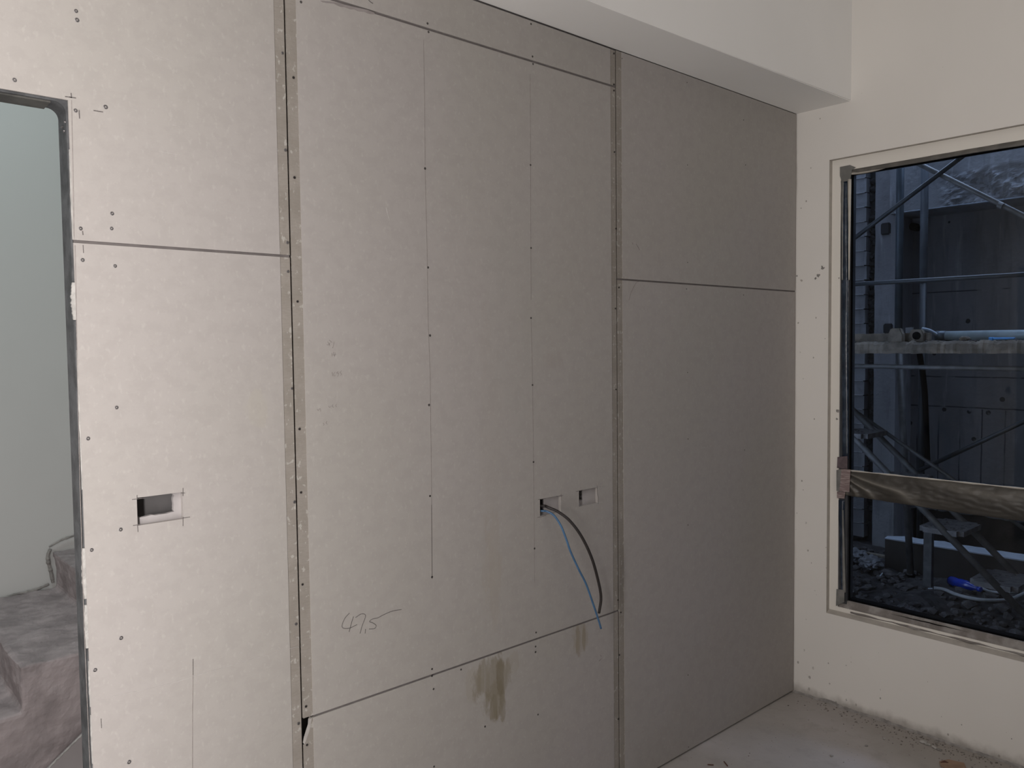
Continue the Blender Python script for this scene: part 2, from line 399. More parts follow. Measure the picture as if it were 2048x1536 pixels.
jf = struct(link('joint_shade_trim', bm, MAT['joint']))  # filler strips added; their colour carries the dimness of the joints
bm = bmesh.new()
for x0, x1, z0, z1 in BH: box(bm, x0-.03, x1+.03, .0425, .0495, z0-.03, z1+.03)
link('cavity_shade_plate', bm, MAT['cavity'], bpy.data.objects['wall_back'])  # dark plates added to deepen the shade in the holes
# ragged lips of the backing holes
wb = bpy.data.objects['wall_back']
for (x0, x1, z0, z1), mt in zip(BH, ('core_dark',)*3):
    bm = bmesh.new(); n = 16
    pts = [(x0-.004, z0-.004), (x1+.002, z0-.004)]
    pts += [(x1+.002-.0035*abs(noise.noise(Vector((z0, k*.37, x0)))), z0+(z1-z0)*k/n) for k in range(1, n)]
    top = [(x1+.002, z1)]
    inner = [(x1-.002-.0028*noise.noise(Vector((x1, k*.8, 1))), z1-(z1-z0-.003)*k/n) for k in range(n+1)]
    inner += [(x1-.002-(x1-x0)*k/n, z0+.001+.004*max(0, noise.noise(Vector((x0, k*.55, 5))))) for k in range(1, n+1)]
    prism(bm, [(x0-.002, z0-.003), (x1+.001, z0-.003), (x1+.001, z1)]+inner, 1, TH+.0003, .0235)
    link('torn_edge', bm, MAT['backing'], wb)

# window wall
bm = bmesh.new()
def yslab(bm, x0, x1, ya, yb, za, zb, oy0, oy1, oz0, oz1):
    for a in ((ya, oy0, za, zb), (oy1, yb, za, zb), (oy0, oy1, za, oz0), (oy0, oy1, oz1, zb)):
        if a[1]-a[0] > 1e-4: box(bm, x0, x1, *a)
yslab(bm, 0.0, .024, -5.0, 0.0665, 0, 3.3, WE, WY, WB, WT)
R0 = (WE-.0, WY-.040, WB+.032, WT-.052)      # inner opening behind the ledge
yslab(bm, .0245, .15, -5.0, 0.0665, 0, 3.3, WE, R0[1], R0[2], R0[3])
wr = struct(link('wall_right', bm, MAT['cream']))
# inner edge faces of the shallow reveal: grey colour carries the shade of the recess
bm = bmesh.new()
box(bm, -.0006, .0240, WY-.0012, WY+.0001, WB, WT); prism(bm, [(-.0006, WB-.0001), (.0240, WB-.0001), (.0240, WB+.0125), (-.0004, WB+.0008)], 1, WE, WY-.0012); box(bm, .002, .0240, WE, WY, WT-.0012, WT+.0001)
link('reveal_edge', bm, MAT['groove'], wr)
bm = bmesh.new()
yslab(bm, .0238, .0250, WE, WY-.0012, WB+.0128, WT-.0012, WE, R0[1], R0[2], R0[3])
link('plaster_ledge', bm, MAT['cream_plain'], wr)
# chipped paint patches near the corner
for (px, py, r) in ((1645, 536, .012), (1637, 551, .011), (1631, 557, .007), (1603, 561, .008), (1594, 552, .006), (1676, 822, .012), (1674, 838, .007), (1678, 556, .004)):
    xx = 0.0 if px < 1660 else .0238
    p = at(px, py, 0, xx); bm = bmesh.new()
    pts = []
    for k in range(11):
        a = 2*math.pi*k/11; rr = r*(.62+.55*noise.noise(Vector((px*.37, k*1.3, 2))))
        pts.append((p.y+math.cos(a)*rr*1.1, p.z+math.sin(a)*rr))
    prism(bm, pts, 0, xx-.0012, xx+.0002); link('paint_chip', bm, MAT['mortar'] if px != 1603 else MAT['groove'], wr)
# mortar smears left along the foot of the wall
bm = bmesh.new()
N = 260; prev = None
for k in range(N+1):
    y = -.004-2.2*k/N
    h = .008+.016*max(0, noise.noise(Vector((y*9, 3, 1))))+.010*abs(noise.noise(Vector((y*43, 8, 1))))
    t = .004+.012*abs(noise.noise(Vector((y*17, 1, 9))))
    q = [bm.verts.new(c) for c in ((.002, y, -.002), (.002, y, h), (-.0015, y, h*.9), (-t, y, .001), (-t, y, -.002))]
    if prev:
        for i in range(5): bm.faces.new((prev[i], prev[(i+1) % 5], q[(i+1) % 5], q[i]))
    else: bm.faces.new(q)
    prev = q
bm.faces.new(prev[::-1]); link('mortar_smear', bm, MAT['mortar'], wr)

# ceiling beam (boxed-in) above the boards
bm = bmesh.new()
A = [(-6.5, 0.0005), (-6.5, -.200), (-1.5, -.205), (0.0, -.245), (0.0, .0005)]
B = [(x, y) for x, y in A]
prism(bm, A, 2, BZ, 3.2)
bmesh.ops.bevel(bm, geom=[e for e in bm.edges if abs((e.verts[0].co-e.verts[1].co).z) < 1e-5 and all(v.co.y < -.1 and v.co.z < 2.7 for v in e.verts)], offset=.004, segments=2, affect='EDGES')
struct(link('trim_1', bm, MAT['beam']))

# door lining (rounded upper corner), ragged plaster edge
dr = bpy.data.objects.new('door_1', None); COL.objects.link(dr); dr.location = (DX, .03, 0); struct(dr)
def jamb_profile(inset, r=.022, n=8):
    pts = [(DX-inset, 0.0)]
    for k in range(n+1):
        a = math.pi/2*k/n; pts.append((DX-inset-r+r*math.cos(a), DZ-inset-r+r*math.sin(a)))
    pts.append((-3.84+inset, DZ-inset)); return pts
bm = bmesh.new()
o = [(DX, 0.0), (DX, DZ), (-3.84, DZ)]
i_ = [(DX-.004, 0.0)]+[(DX-.004-.022+.022*math.cos(math.pi/2*k/8), DZ-.005-.022+.022*math.sin(math.pi/2*k/8)) for k in range(9)]+[(-3.836, DZ-.005)]
prism(bm, [(DX, 0)]+[(DX, DZ)]+[(-3.836, DZ)]+i_[::-1][0:], 1, .004, .068)
link('door_lining', bm, MAT['jamb'], dr)
bm = bmesh.new(); box(bm, -3.836, DX-.03, .010, .069, DZ-.0085, DZ-.0048); link('head_lining', bm, MAT['jamb_top'], dr)
# torn paper and plaster left on the edge
for (y0p, y1p, wd) in ((565, 640, .006), (300, 480, .0015), (1100, 1200, .0045), (1215, 1300, .004), (1330, 1420, .002), (1440, 1536, .0018), (700, 980, .0016)):
    a = at(148, y0p, 1, .0).z; b = at(160, y1p, 1, 0).z; bm = bmesh.new(); n = 22; pts = [(DX+.0002, a)]
    for k in range(n+1):
        pts.append((DX-(.0045 if wd > .003 else .0012)-wd*(.35+.9*abs(noise.noise(Vector((y0p, k*.7, 0)))))*math.sin(math.pi*min(1, max(0.03, k/n*.94+.03))), a+(b-a)*k/n))
    pts.append((DX+.0002, b)); prism(bm, pts, 1, -.0004, .006); link('plaster_edge', bm, MAT['white_mortar'], dr)
bm = bmesh.new()
for (px, py) in ((131, 244), (126, 254), (129, 263)):
    p = at(px, py, 0, DX-.004); rock(bm, (DX-.005, p.y, p.z), .0035, 1, px)
link('hinge_screw', bm, MAT['screw'], dr)

# ------------------------------------------------------------------ boards
def new_board(label, loc): return thing('gypsum_board', label, 'wall board', loc, 'boards screwed to the partition')
def zpt(x, z): return Vector((x, 0, z))
def strip(parent, x0, x1, z0, z1):
    bm = bmesh.new(); prism(bm, [(x0, z0), (x1, z0), (x1, z1), (x0, z1)], 1, .0011, TH-.0002); link('tapered_edge', bm, MAT['strip'], parent)
def screws(parent, pix, dark=False, r=.0042):
    for (px, py) in pix:
        p = at(px, py, 1, 0); bm = bmesh.new(); n = 14
        rr = r*random.uniform(.9, 1.1)
        rings = []
        for (q, y) in ((rr, .0008), (rr, -.0005), (rr*.8, -.0009), (rr*.45, -.0008)):
            rings.append([bm.verts.new((p.x+q*math.cos(2*math.pi*k/n), y, p.z+q*math.sin(2*math.pi*k/n))) for k in range(n)])
        a0 = random.uniform(0, 1.5)   # cross recess
        rings.append([bm.verts.new((p.x+(rr*(.40 if k % 4 == 0 else .14))*math.cos(2*math.pi*k/16+a0), .0006, p.z+(rr*(.40 if k % 4 == 0 else .14))*math.sin(2*math.pi*k/16+a0))) for k in range(16)][:n])
        for A, B in zip(rings, rings[1:]):
            for k in range(n): bm.faces.new((A[k], A[(k+1) % n], B[(k+1) % n], B[k]))
        bm.faces.new(rings[-1])
        link('screw', bm, MAT['screw_dark'] if dark else MAT['screw'], parent)
def marks(parent, lists, wd, mat='pencil', name='pencil_mark', sm=False, y=-.0005):
    for L in lists:
        pts = [at(px, py, 1, 0) for px, py in L]
        if sm and len(pts) > 2: pts = catmull(pts, 5)
        bm = bmesh.new(); ribbon(bm, pts, wd, y); link(name, bm, MAT[mat], parent)
SW = .0262
# upper left (L shaped around the door)
b = new_board('upper left wall board cut in an L shape over the doorway', (-3.0, .006, H4+G))
bm = bmesh.new()
prism(bm, [(-3.66, BZ-.003), (-3.66, DZ), (DX, DZ), (DX, H4+G), (JL-G-SW, H4+G), (JL-G-SW, BZ-.003)], 1, 0, TH); link('panel', bm, MAT['board'], b)
strip(b, JL-G-SW, JL-G, H4+G, BZ-.003)
screws(b, [(29, 160), (152, 22), (154, 40), (151, 221), (211, 214), (224, 427), (223, 457), (161, 457)])
screws(b, [(565, 106), (571, 300), (575, 485)], r=.0034)
marks(b, [[(142, 186), (143, 196), (139, 194)], [(130, 193), (152, 196)], [(158, 220), (159, 237)], [(187, 221), (206, 224)], [(165, 462), (166, 470)]], .0020, 'pencil')
marks(b, [[(143, 200), (145, 300), (147, 400), (148, 478)]], .0012, 'pencil_soft')
marks(b, [[(290, 95), (315, 112), (345, 122)], [(345, 250), (380, 258)], [(300, 300), (360, 310)]], .0012, 'scratch', 'scratch', True)
# lower left
b = new_board('lower left wall board beside the doorway, with the wide socket hole', (-2.68, .006, 0.002))
bm = bmesh.new(); HL = [(-2.8205, -2.7220, 1.2195, 1.2810)]
slab_holes(bm, DX, JL-G-SW, .002, H4-G, HL, 0, TH); link('panel', bm, MAT['board_left'], b)
strip(b, JL-G-SW, JL-G, .002, H4-G)
screws(b, [(165, 520), (230, 532), (233, 815), (176, 877), (241, 1059), (183, 1100), (242, 1276), (190, 1340), (258, 1524)])
screws(b, [(576, 543), (584, 777), (589, 1004), (592, 1248), (597, 1447)], r=.0034)
marks(b, [[(264, 999), (290, 996)], [(274, 990), (274, 997)], [(366, 976), (366, 992)], [(362, 986), (370, 986)], [(266, 1051), (280, 1049)], [(366, 1036), (380, 1034)], [(275, 1050), (276, 1064)], [(366, 1034), (366, 1052)], [(166, 490), (167, 506)], [(202, 1437), (203, 1456)], [(386, 1318), (386, 1350)]], .0014)
marks(b, [[(386, 1350), (385, 1420), (385, 1536)], [(150, 490), (158, 900), (168, 1250), (180, 1536)]], .0012, 'pencil_soft')
marks(b, [[(225, 1393), (330, 1370), (430, 1340), (580, 1297), (598, 1295)]], .0010, 'scratch', 'scratch', True)
# middle top strip
b = new_board('narrow wall board strip between the beam and the tall middle board', (-1.83, .006, H2+G))
bm = bmesh.new(); slab_holes(bm, JL+G+SW, JR-G-SW, H2+G, BZ-.006, [], 0, TH); link('panel', bm, MAT['board'], b)
strip(b, JL+G, JL+G+SW, H2+G, BZ-.006); strip(b, JR-G-SW, JR-G, H2+G, BZ-.006)
screws(b, [(855, 47), (1062, 48), (1065, 113), (1228, 107), (1228, 169)], True, .003)
marks(b, [[(737, 0), (741, 4), (746, 7)]], .002, 'pencil', sm=True)
# tall middle board
b = new_board('tall middle wall board with two pencilled stud lines and two socket holes', (-1.83, .006, H3+G))
bm = bmesh.new(); HM = [(-1.6010, -1.5055, 1.0560, 1.1110), (-1.4195, -1.3260, 1.0605, 1.1150)]
# upper left corner is broken away along the seam
slab_holes(bm, JL+G+SW, JR-G-SW, H3+G, H2-G-.001, HM, 0, TH); link('panel', bm, MAT['board_main'], b)
strip(b, JL+G, JL+G+SW, H3+G, H2-G); strip(b, JR-G-SW, JR-G, H3+G, H2-G)
screws(b, [(602, 4), (587, 155), (589, 355), (595, 603), (599, 858), (602, 985), (605, 1169), (612, 1413)], True, .0030)
screws(b, [(857, 64), (850, 337), (856, 535), (860, 671), (858, 810), (860, 992), (864, 1154), (864, 1338)], True, .0031)
screws(b, [(1066, 128), (1061, 330), (1062, 496), (1062, 636), (1065, 770), (1067, 924), (1069, 1097), (1072, 1265)], True, .0031)
screws(b, [(1228, 181), (1229, 304), (1232, 457), (1231, 617), (1232, 779), (1236, 1200)], True, .0028)
marks(b, [[(847, 80), (849, 200), (850, 330)], [(850, 340), (854, 500), (856, 640), (860, 750), (862, 900), (863, 1010)], [(1060, 148), (1061, 330), (1062, 600)], [(1062, 640), (1065, 760), (1067, 930)]], .0011, 'pencil_soft', 'stud_line')
marks(b, [[(863, 1010), (864, 1158)]], .0016, 'pencil', 'stud_line')
marks(b, [[(1067, 930), (1069, 1165)]], .0008, 'pencil_soft', 'stud_line')
# handwritten figures in pencil
marks(b, [[(699, 1226), (690, 1236), (684, 1250), (686, 1256), (694, 1257), (702, 1255), (714, 1249)], [(707, 1233), (703, 1245), (698, 1264)],
          [(711, 1235), (722, 1228), (730, 1229), (730, 1236), (724, 1252), (720, 1267)], [(731, 1258), (730, 1267)],
          [(755, 1236), (745, 1238), (739, 1243), (746, 1246), (752, 1251), (749, 1257), (738, 1258)], [(755, 1236), (768, 1229), (785, 1222), (803, 1219)]], .0016, 'pencil', 'pencil_figure', True)
marks(b, [[(653, 689), (657, 690), (660, 685)], [(658, 680), (664, 685)], [(668, 683), (667, 690), (665, 696)], [(655, 683), (660, 692)],
          [(663, 706), (664, 713)], [(667, 704), (666, 710), (672, 709)], [(670, 705), (669, 713)],
          [(664, 744), (665, 752)], [(670, 744), (667, 748), (668, 752), (671, 750)], [(676, 743), (673, 746), (677, 747), (675, 753)], [(683, 741), (680, 745), (683, 748), (681, 751)],
          [(634, 818), (636, 821), (640, 817), (641, 823)], [(657, 812), (659, 815), (662, 812)], [(666, 809), (664, 812), (667, 815)], [(673, 808), (671, 811), (673, 814)],
          [(646, 846), (648, 849), (646, 851)], [(654, 842), (652, 846), (655, 849)]], .0009, 'pencil_soft', 'pencil_figure', True)
marks(b, [[(1076, 999), (1092, 997)], [(1122, 988), (1122, 994)], [(1112, 993), (1126, 991)], [(1075, 1035), (1092, 1031)], [(1152, 983), (1166, 980)], [(1194, 971), (1195, 992)], [(1196, 992), (1196, 1008)]], .0011)
marks(b, [[(1121, 991), (1136, 988)], [(1122, 1020), (1140, 1017)], [(1195, 974), (1216, 970)], [(1196, 1005), (1206, 1004)], [(1195, 960), (1195, 973)], [(1081, 975), (1081, 996)], [(1122, 975), (1122, 990)], [(1158, 960), (1158, 979)]], .0009, 'scratch', 'scratch')
marks(b, [[(772, 415), (776, 430), (779, 440)]], .003, 'scratch', 'scratch')
# torn paper at the seam
bm = bmesh.new(); up_ = [(640+i*13, 0) for i in range(9)]
top = [at(x, y, 1, 0) for x, y in ((640, 0), (665, 2), (690, 8), (715, 14), (735, 18), (749, 24))]
bot = [at(x, y, 1, 0) for x, y in ((749, 26), (742, 26), (735, 24), (728, 21), (716, 20), (708, 16), (700, 16), (690, 12), (680, 11), (668, 5), (645, 2))]
prism(bm, [(p.x, p.z-.002) for p in top]+[(p.x, p.z-.003) for p in bot], 1, -.0007, .0003); link('torn_paper', bm, MAT['core_dark'], b)
# lower middle (corner knocked off)
b = new_board('low middle wall board with a brown water stain and a broken corner', (-1.83, .006, .002))
bm = bmesh.new(); c1 = JL+G+SW
prism(bm, [(c1, .002), (JR-G-SW, .002), (JR-G-SW, H3-G), (c1, H3-G)], 1, 0, TH); link('panel', bm, MAT['board_low'], b)
bm = bmesh.new(); x0 = JL+G
prism(bm, [(x0, .002), (c1, .002), (c1, H3-G), (c1-.006, H3-G-.001), (c1-.008, H3-.022), (c1-.013, H3-.036), (c1-.020, H3-.050), (x0, H3-.063)], 1, .0011, TH-.0002); link('tapered_edge', bm, MAT['strip'], b)
bm = bmesh.new()
prism(bm, [(c1-.0035, H3-G), (c1-.007, H3-.022), (c1-.0115, H3-.036), (c1-.018, H3-.051), (x0, H3-.066), (x0, H3-.061), (c1-.020, H3-.047), (c1-.0145, H3-.033), (c1-.0095, H3-.021), (c1-.008, H3-.006)], 1, .0004, TH-.001); link('broken_edge', bm, MAT['core'], b)
strip(b, JR-G-SW, JR-G, .002, H3-G)
screws(b, [(864, 1352), (867, 1378), (1071, 1293), (1071, 1304), (1076, 1429), (614, 1490), (868, 1533), (1237, 1438), (970, 1453), (922, 1339)], True, .0030)
marks(b, [[(1198, 1322), (1203, 1317)], [(1201, 1310), (1202, 1313)]], .0025, 'pencil_soft', 'smudge')
# right boards
b = new_board('upper right wall board under the beam next to the window wall', (-.6, .006, H4+G))
bm = bmesh.new(); slab_holes(bm, JR+G+SW, -.006, H4+G, BZ-.003, [], 0, TH); link('panel', bm, MAT['board'], b)
strip(b, JR+G, JR+G+SW, H4+G, BZ-.003)
screws(b, [(1244, 117), (1374, 165), (1487, 240), (1375, 330), (1375, 525), (1491, 330)], True, .0018)
marks(b, [[(1272, 488), (1276, 494), (1279, 500)], [(1264, 485), (1266, 489)]], .0025, 'pencil_soft', 'smudge')
b = new_board('lower right wall board reaching the floor in the corner', (-.6, .006, .008))
bm = bmesh.new(); slab_holes(bm, JR+G+SW, -.006, .010, H4-G, [], 0, TH); link('panel', bm, MAT['board'], b)
strip(b, JR+G, JR+G+SW, .010, H4-G)
screws(b, [(1238, 575), (1242, 1225), (1239, 1310)], True, .0028)
screws(b, [(1373, 578), (1375, 745), (1376, 878), (1376, 1050), (1376, 1350), (1487, 590), (1489, 900), (1377, 1494)], True, .0019)
marks(b, [[(1278, 563), (1272, 566), (1262, 585), (1258, 600)]], .0018, 'pencil_soft', 'smudge', True)

# ------------------------------------------------------------------ cables from the middle socket hole
def cable(name, label, pts, r, mat):
    dz = .0 if r > .004 else -.013
    P = [Vector((-1.66, .036, 1.086+dz)), Vector((-1.625, .028, 1.087+dz))]
    for px, py, y in pts: P.append(at(px, py, 1, y))
    bm = bmesh.new(); tube(bm, catmull(P, 8), r, 12); o = link(name, bm, MAT[mat], None, True)
    for p in list(o.data.polygons)[-2:]: p.use_smooth = False
    return tag(o, label, 'cable')
cable('black_cable', 'thick black cable arching out of the left socket hole', [(1087, 1012, .004), (1097, 1015, -.015), (1117, 1024, -.04), (1140, 1042, -.065), (1163, 1073, -.085), (1183, 1115, -.095), (1196, 1160, -.09), (1202, 1195, -.08), (1198, 1226, -.07)], .0047, 'cable_black')
cable('blue_cable', 'thinner blue cable hanging out of the left socket hole below the black one', [(1085, 1022, .003), (1094, 1023, -.012), (1108, 1031, -.03), (1122, 1052, -.045), (1133, 1080, -.055), (1141, 1103, -.058), (1157, 1138, -.06), (1172, 1168, -.06), (1187, 1210, -.055), (1197, 1240, -.05), (1202, 1257, -.048)], .0034, 'cable_blue')

# ------------------------------------------------------------------ window
wn = bpy.data.objects.new('window_1', None); COL.objects.link(wn); wn.location = (.05, -1.0, WB); struct(wn)
FY, FZ0, FZ1 = WY-.078, WB+.064, WT-.068     # glass edges
TZ0, TZ1 = .935, 1.045
fr = bmesh.new()
box(fr, .030, .085, FY, R0[1]+.002, R0[2]-.004, R0[3]+.004)
box(fr, .030, .085, WE, FY, FZ1, R0[3]+.004)
box(fr, .030, .085, WE, FY, TZ0+.012, TZ1-.012)
box(fr, .030, .085, WE, WE+.05, R0[2], R0[3])
link('frame', fr, MAT['alu'], wn)
bm = bmesh.new(); prism(bm, [(.0255, R0[2]-.012), (.050, R0[2]-.012), (.050, FZ0), (.036, FZ0), (.0262, R0[2]+.008)], 1, WE, WY-.044); link('bottom_rail', bm, MAT['sill_dust'], wn)
bm = bmesh.new(); box(bm, .0502, .089, WE, FY+.02, R0[2]-.003, FZ0+.006); link('sill_cover_dark', bm, MAT['seal'], wn)  # black cover added to hide sky light on the rail's outer ledge
bm = bmesh.new()
for (z0, z1) in ((FZ0, TZ0+.014), (TZ1-.014, FZ1)):
    box(bm, .044, .052, FY-.005, FY+.002, z0, z1); box(bm, .044, .052, WE+.05, FY, z0-.002, z0+.005); box(bm, .044, .052, WE+.05, FY, z1-.005, z1+.002)
link('gasket', bm, MAT['seal'], wn)
for (z0, z1) in ((FZ0+.001, TZ0+.014), (TZ1-.014, FZ1-.001)):
    bm = bmesh.new(); box(bm, .046, .051, WE+.05, FY-.001, z0, z1); link('glass_pane', bm, MAT['glass'], wn)
# plastic film wrapped round the transom, gathered in folds at the taped end
bm = bmesh.new(); NX, NZ = 260, 60; rows = []; LIFT = bm.verts.layers.float.new('lift')
for i in range(NX+1):
    t = i/NX; y = (FY+.012)-(abs(WE)-abs(FY)-.05)*t
    s = (FY+.012-y)
    row = []
    for j in range(NZ+1):
        u = j/NZ; a = math.pi*u; z = TZ1-(TZ1-TZ0+.012*min(1, s*2))*u+.006*s
        body = .013*math.sin(a)**.6*min(1, .45+s*4)
        th = math.atan2(u*.115+.004, s+.035)
        ph = th*10.5+1.1*noise.noise(Vector((s*2.5, u*2, 0)))
        amp = .0105*math.exp(-s*1.3)*math.sin(a)**.5*min(1, s*16+.12)
        x = .027-body-amp*(1-abs(math.sin(ph)))**1.3-.0022*noise.noise(Vector((s*30, u*9, 4)))
        row.append(bm.verts.new((x, y, z+.0015*noise.noise(Vector((s*18, u*2, 7)))))); row[-1][LIFT] = min(1, .10+.12*abs(noise.noise(Vector((s*7, u*2, 9))))+(1-abs(math.sin(ph)))**2.2*(.15+.85*math.exp(-s*2.2))*math.sin(a)**.4)
    rows.append(row)
for A_, B_ in zip(rows, rows[1:]):
    for j in range(NZ): bm.faces.new((A_[j], A_[j+1], B_[j+1], B_[j]))
bw_ = [bm.verts.new((.0305, r[0].co.y, r[0].co.z)) for r in rows]; bx_ = [bm.verts.new((.0305, r[-1].co.y, r[-1].co.z)) for r in rows]
for i in range(NX):
    bm.faces.new((rows[i][0], rows[i+1][0], bw_[i+1], bw_[i])); bm.faces.new((rows[i][-1], rows[i+1][-1], bx_[i+1], bx_[i])); bm.faces.new((bw_[i], bw_[i+1], bx_[i+1], bx_[i]))
link('plastic_wrap', bm, MAT['wrap'], wn, True)
bm = bmesh.new(); tube(bm, [(.026, FY+.008-.03*k, TZ1+.0006+.006*.03*k+.0012*noise.noise(Vector((k*.9, 2, 2)))) for k in range(50)], lambda t: .0032+.001*math.sin(t*60), 8); link('film_hem', bm, MAT['film_cream'], wn, True)
# rolled film along the head
bm = bmesh.new(); rows = []
for i in range(91):
    s = 1.55*i/90; y = R0[1]+.001-s; grow = min(1, .25+s*2.2)
    row = []
    for j in range(15):
        u = j/14; a = math.pi*u
        z = R0[3]+.006-(R0[3]+.006-FZ1+.005*grow)*u-.004*grow*u*noise.noise(Vector((s*5, 1, 1)))
        x = .030-.016*grow*math.sin(a*.62)**1.0+ .0015*noise.noise(Vector((s*16, u*2, 3)))
        row.append(bm.verts.new((x, y, z)))
    row.append(bm.verts.new((.034, y, FZ1+.001))); rows.append(row)
for A_, B_ in zip(rows, rows[1:]):
    for j in range(15): bm.faces.new((A_[j], A_[j+1], B_[j+1], B_[j]))
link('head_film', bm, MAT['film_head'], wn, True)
bm = bmesh.new(); n = 24; rows = []
for i in range(n+1):
    s = i/n; y = FY+.004-.15*s; hgt = .0125*math.sin(math.pi*min(.98, s*.9+.1))**.7
    rows.append([bm.verts.new((.0255-.002*math.sin(s*5), y, FZ1+.004+.002*s)), bm.verts.new((.0235, y, FZ1+.001-.3*hgt)), bm.verts.new((.0275, y, FZ1-.002-.6*hgt)), bm.verts.new((.0285, y, FZ1+.002))])
for A_, B_ in zip(rows, rows[1:]):
    for j in range(4): bm.faces.new((A_[j], A_[(j+1) % 4], B_[(j+1) % 4], B_[j]))
link('loose_film', bm, MAT['film_cream'], wn, True)  # cream tone stands in for the lit left end of the head film
# film down the left stile: dark glossy film with a pale loose strip
def stile_film(px0, px1, ys, mat, x, name, wob=.002):
    bm = bmesh.new(); rows = []; n = 40
    for i in range(n+1):
        py = ys[0]+(ys[1]-ys[0])*i/n; t = i/n
        a = at(px0(t), py, 0, x); b_ = at(px1(t), py, 0, x); row = []
        for j in range(5):
            p = a.lerp(b_, j/4); row.append(bm.verts.new((x-.004*math.sin(math.pi*j/4)-wob*noise.noise(Vector((i*.13, j*.9, x*50))), p.y, p.z)))
        row.append(bm.verts.new((x+.0022, b_.y, b_.z))); row.append(bm.verts.new((x+.0022, a.y, a.z))); rows.append(row)
    for A_, B_ in zip(rows, rows[1:]):
        for j in range(7): bm.faces.new((A_[j], A_[(j+1) % 7], B_[(j+1) % 7], B_[j]))
    bm.faces.new(rows[0]); bm.faces.new(rows[-1][::-1])
    return link(name, bm, MAT[mat], wn, True)
stile_film(lambda t: 1681+3*t, lambda t: 1696+1*t, (362, 918), 'film_dark', .0262, 'stile_film')
stile_film(lambda t: 1680+3*min(1, t*1.6), lambda t: 1690-3*t, (362, 560), 'film_grey', .0252, 'stile_film')
stile_film(lambda t: 1695+2*t, lambda t: 1702.5-3.5*t, (358, 560), 'film_cream', .0235, 'loose_film')
stile_film(lambda t: 1676+6*t, lambda t: 1689-1*t, (1000, 1190), 'film_dark', .0262, 'stile_film')
stile_film(lambda t: 1684+1*t, lambda t: 1687+4.5*t, (1020, 1185), 'film_grey', .0245, 'loose_film', .001)
def patch(px, mat, x, name='tape', th=.001):
    bm = bmesh.new(); q = [at(a, b_, 0, x) for a, b_ in px]
    prism(bm, [(p.y, p.z) for p in q], 0, x-th, x); return link(name, bm, MAT[mat], wn)
patch([(1680, 334), (1700, 330), (1712, 335), (1704, 340), (1701, 358), (1697, 362), (1684, 364), (1680, 352)], 'film_grey', .0225, 'corner_tape')
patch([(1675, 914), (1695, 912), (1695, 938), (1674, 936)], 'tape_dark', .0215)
patch([(1683, 938), (1701, 939), (1699, 984), (1679, 982)], 'tape', .0100)
patch([(1673, 940), (1684, 938), (1680, 982), (1673, 982)], 'film_grey', .0125, 'corner_tape')
patch([(1674, 983), (1691, 983), (1689, 997), (1674, 996)], 'tape', .0215)
patch([(1673, 1178), (1689, 1180), (1689, 1204), (1672, 1212)], 'film_grey', .0215, 'corner_tape')
# dust line on the bottom rail
bm = bmesh.new(); tube(bm, [(.0245, FY-.02-.03*k, R0[2]-.012+.004*noise.noise(Vector((k*.6, 1, 1)))-.0001*k) for k in range(45)], lambda t: .004+.002*math.sin(t*40), 6); link('dust_ridge', bm, MAT['sill_dust'], wn, True)
bm = bmesh.new(); tube(bm, [(.0255, -.42-.02*k, FZ0-.009+.0015*noise.noise(Vector((k*.6, 5, 1)))) for k in range(16)], lambda t: .0022*math.sin(math.pi*min(.97, max(.04, t))), 6); link('sill_slot', bm, MAT['seal'], wn, True)

# ------------------------------------------------------------------ debris on the room floor
bm = bmesh.new()
for k in range(520):
    y = -.03-1.6*random.random()**.8; x = -.012-abs(random.gauss(0, .055)); r = random.uniform(.0012, .0042)
    rock(bm, (x, y, r*.25), r, .6, k, 1)
for k in range(130):
    x = -random.uniform(.05, 1.2); y = -.05-random.random()*1.2; r = random.uniform(.0012, .003)
    rock(bm, (x, y, r*.2), r, .5, k+900, 1)
tag(link('mortar_crumbs', bm, MAT['crumb']), 'scattered mortar crumbs and grit on the floor along the window wall', 'debris', kind='stuff')
for k, (px, py, s, mt) in enumerate(((1847, 1483, .016, 'white_mortar'), (1856, 1488, .010, 'white_mortar'), (1868, 1494, .011, 'white_mortar'), (1879, 1499, .012, 'mortar'), (1873, 1483, .010, 'mortar'), (1768, 1477, .006, 'white_mortar'), (1733, 1491, .007, 'mortar'), (1663, 1511, .009, 'mortar'))):
    p = at(px, py, 2, .003); bm = bmesh.new(); rock(bm, (p.x, p.y, .0028), s, .25, k+40, 2)
    lab = ('largest pale plaster flake in the crumbs by the window wall', 'small pale plaster flake right beside the largest flake', 'pale plaster flake in the middle of the crumb heap', 'grey mortar flake nearest the cardboard scrap', 'grey mortar flake against the foot of the window wall',
           'tiny pale flake lying apart, left of the crumb heap', 'small grey mortar bit on the dark strip of floor, away from the wall', 'dark mortar bit out on the pale part of the floor')[k]
    tag(link('plaster_flake', bm, MAT[mt]), lab, 'flake', 'flakes on the floor')
p = at(1902, 1528, 2, .004); bm = bmesh.new()
pts = [(p.x+a, p.y+b_) for a, b_ in ((-.045, .02), (-.01, .038), (.03, .02), (.045, -.03), (.01, -.05), (-.03, -.03))]
prism(bm, pts, 2, .001, .004); sc_ = tag(link('cardboard_scrap', bm, MAT['card']), 'small tan cardboard scrap on the floor near the window wall', 'scrap')
bm = bmesh.new(); q = at(1889, 1524, 2, .005); prism(bm, [(q.x-.013, q.y+.01), (q.x+.012, q.y+.004), (q.x+.006, q.y-.012)], 2, .0042, .0058); link('torn_corner', bm, MAT['rust'], sc_)
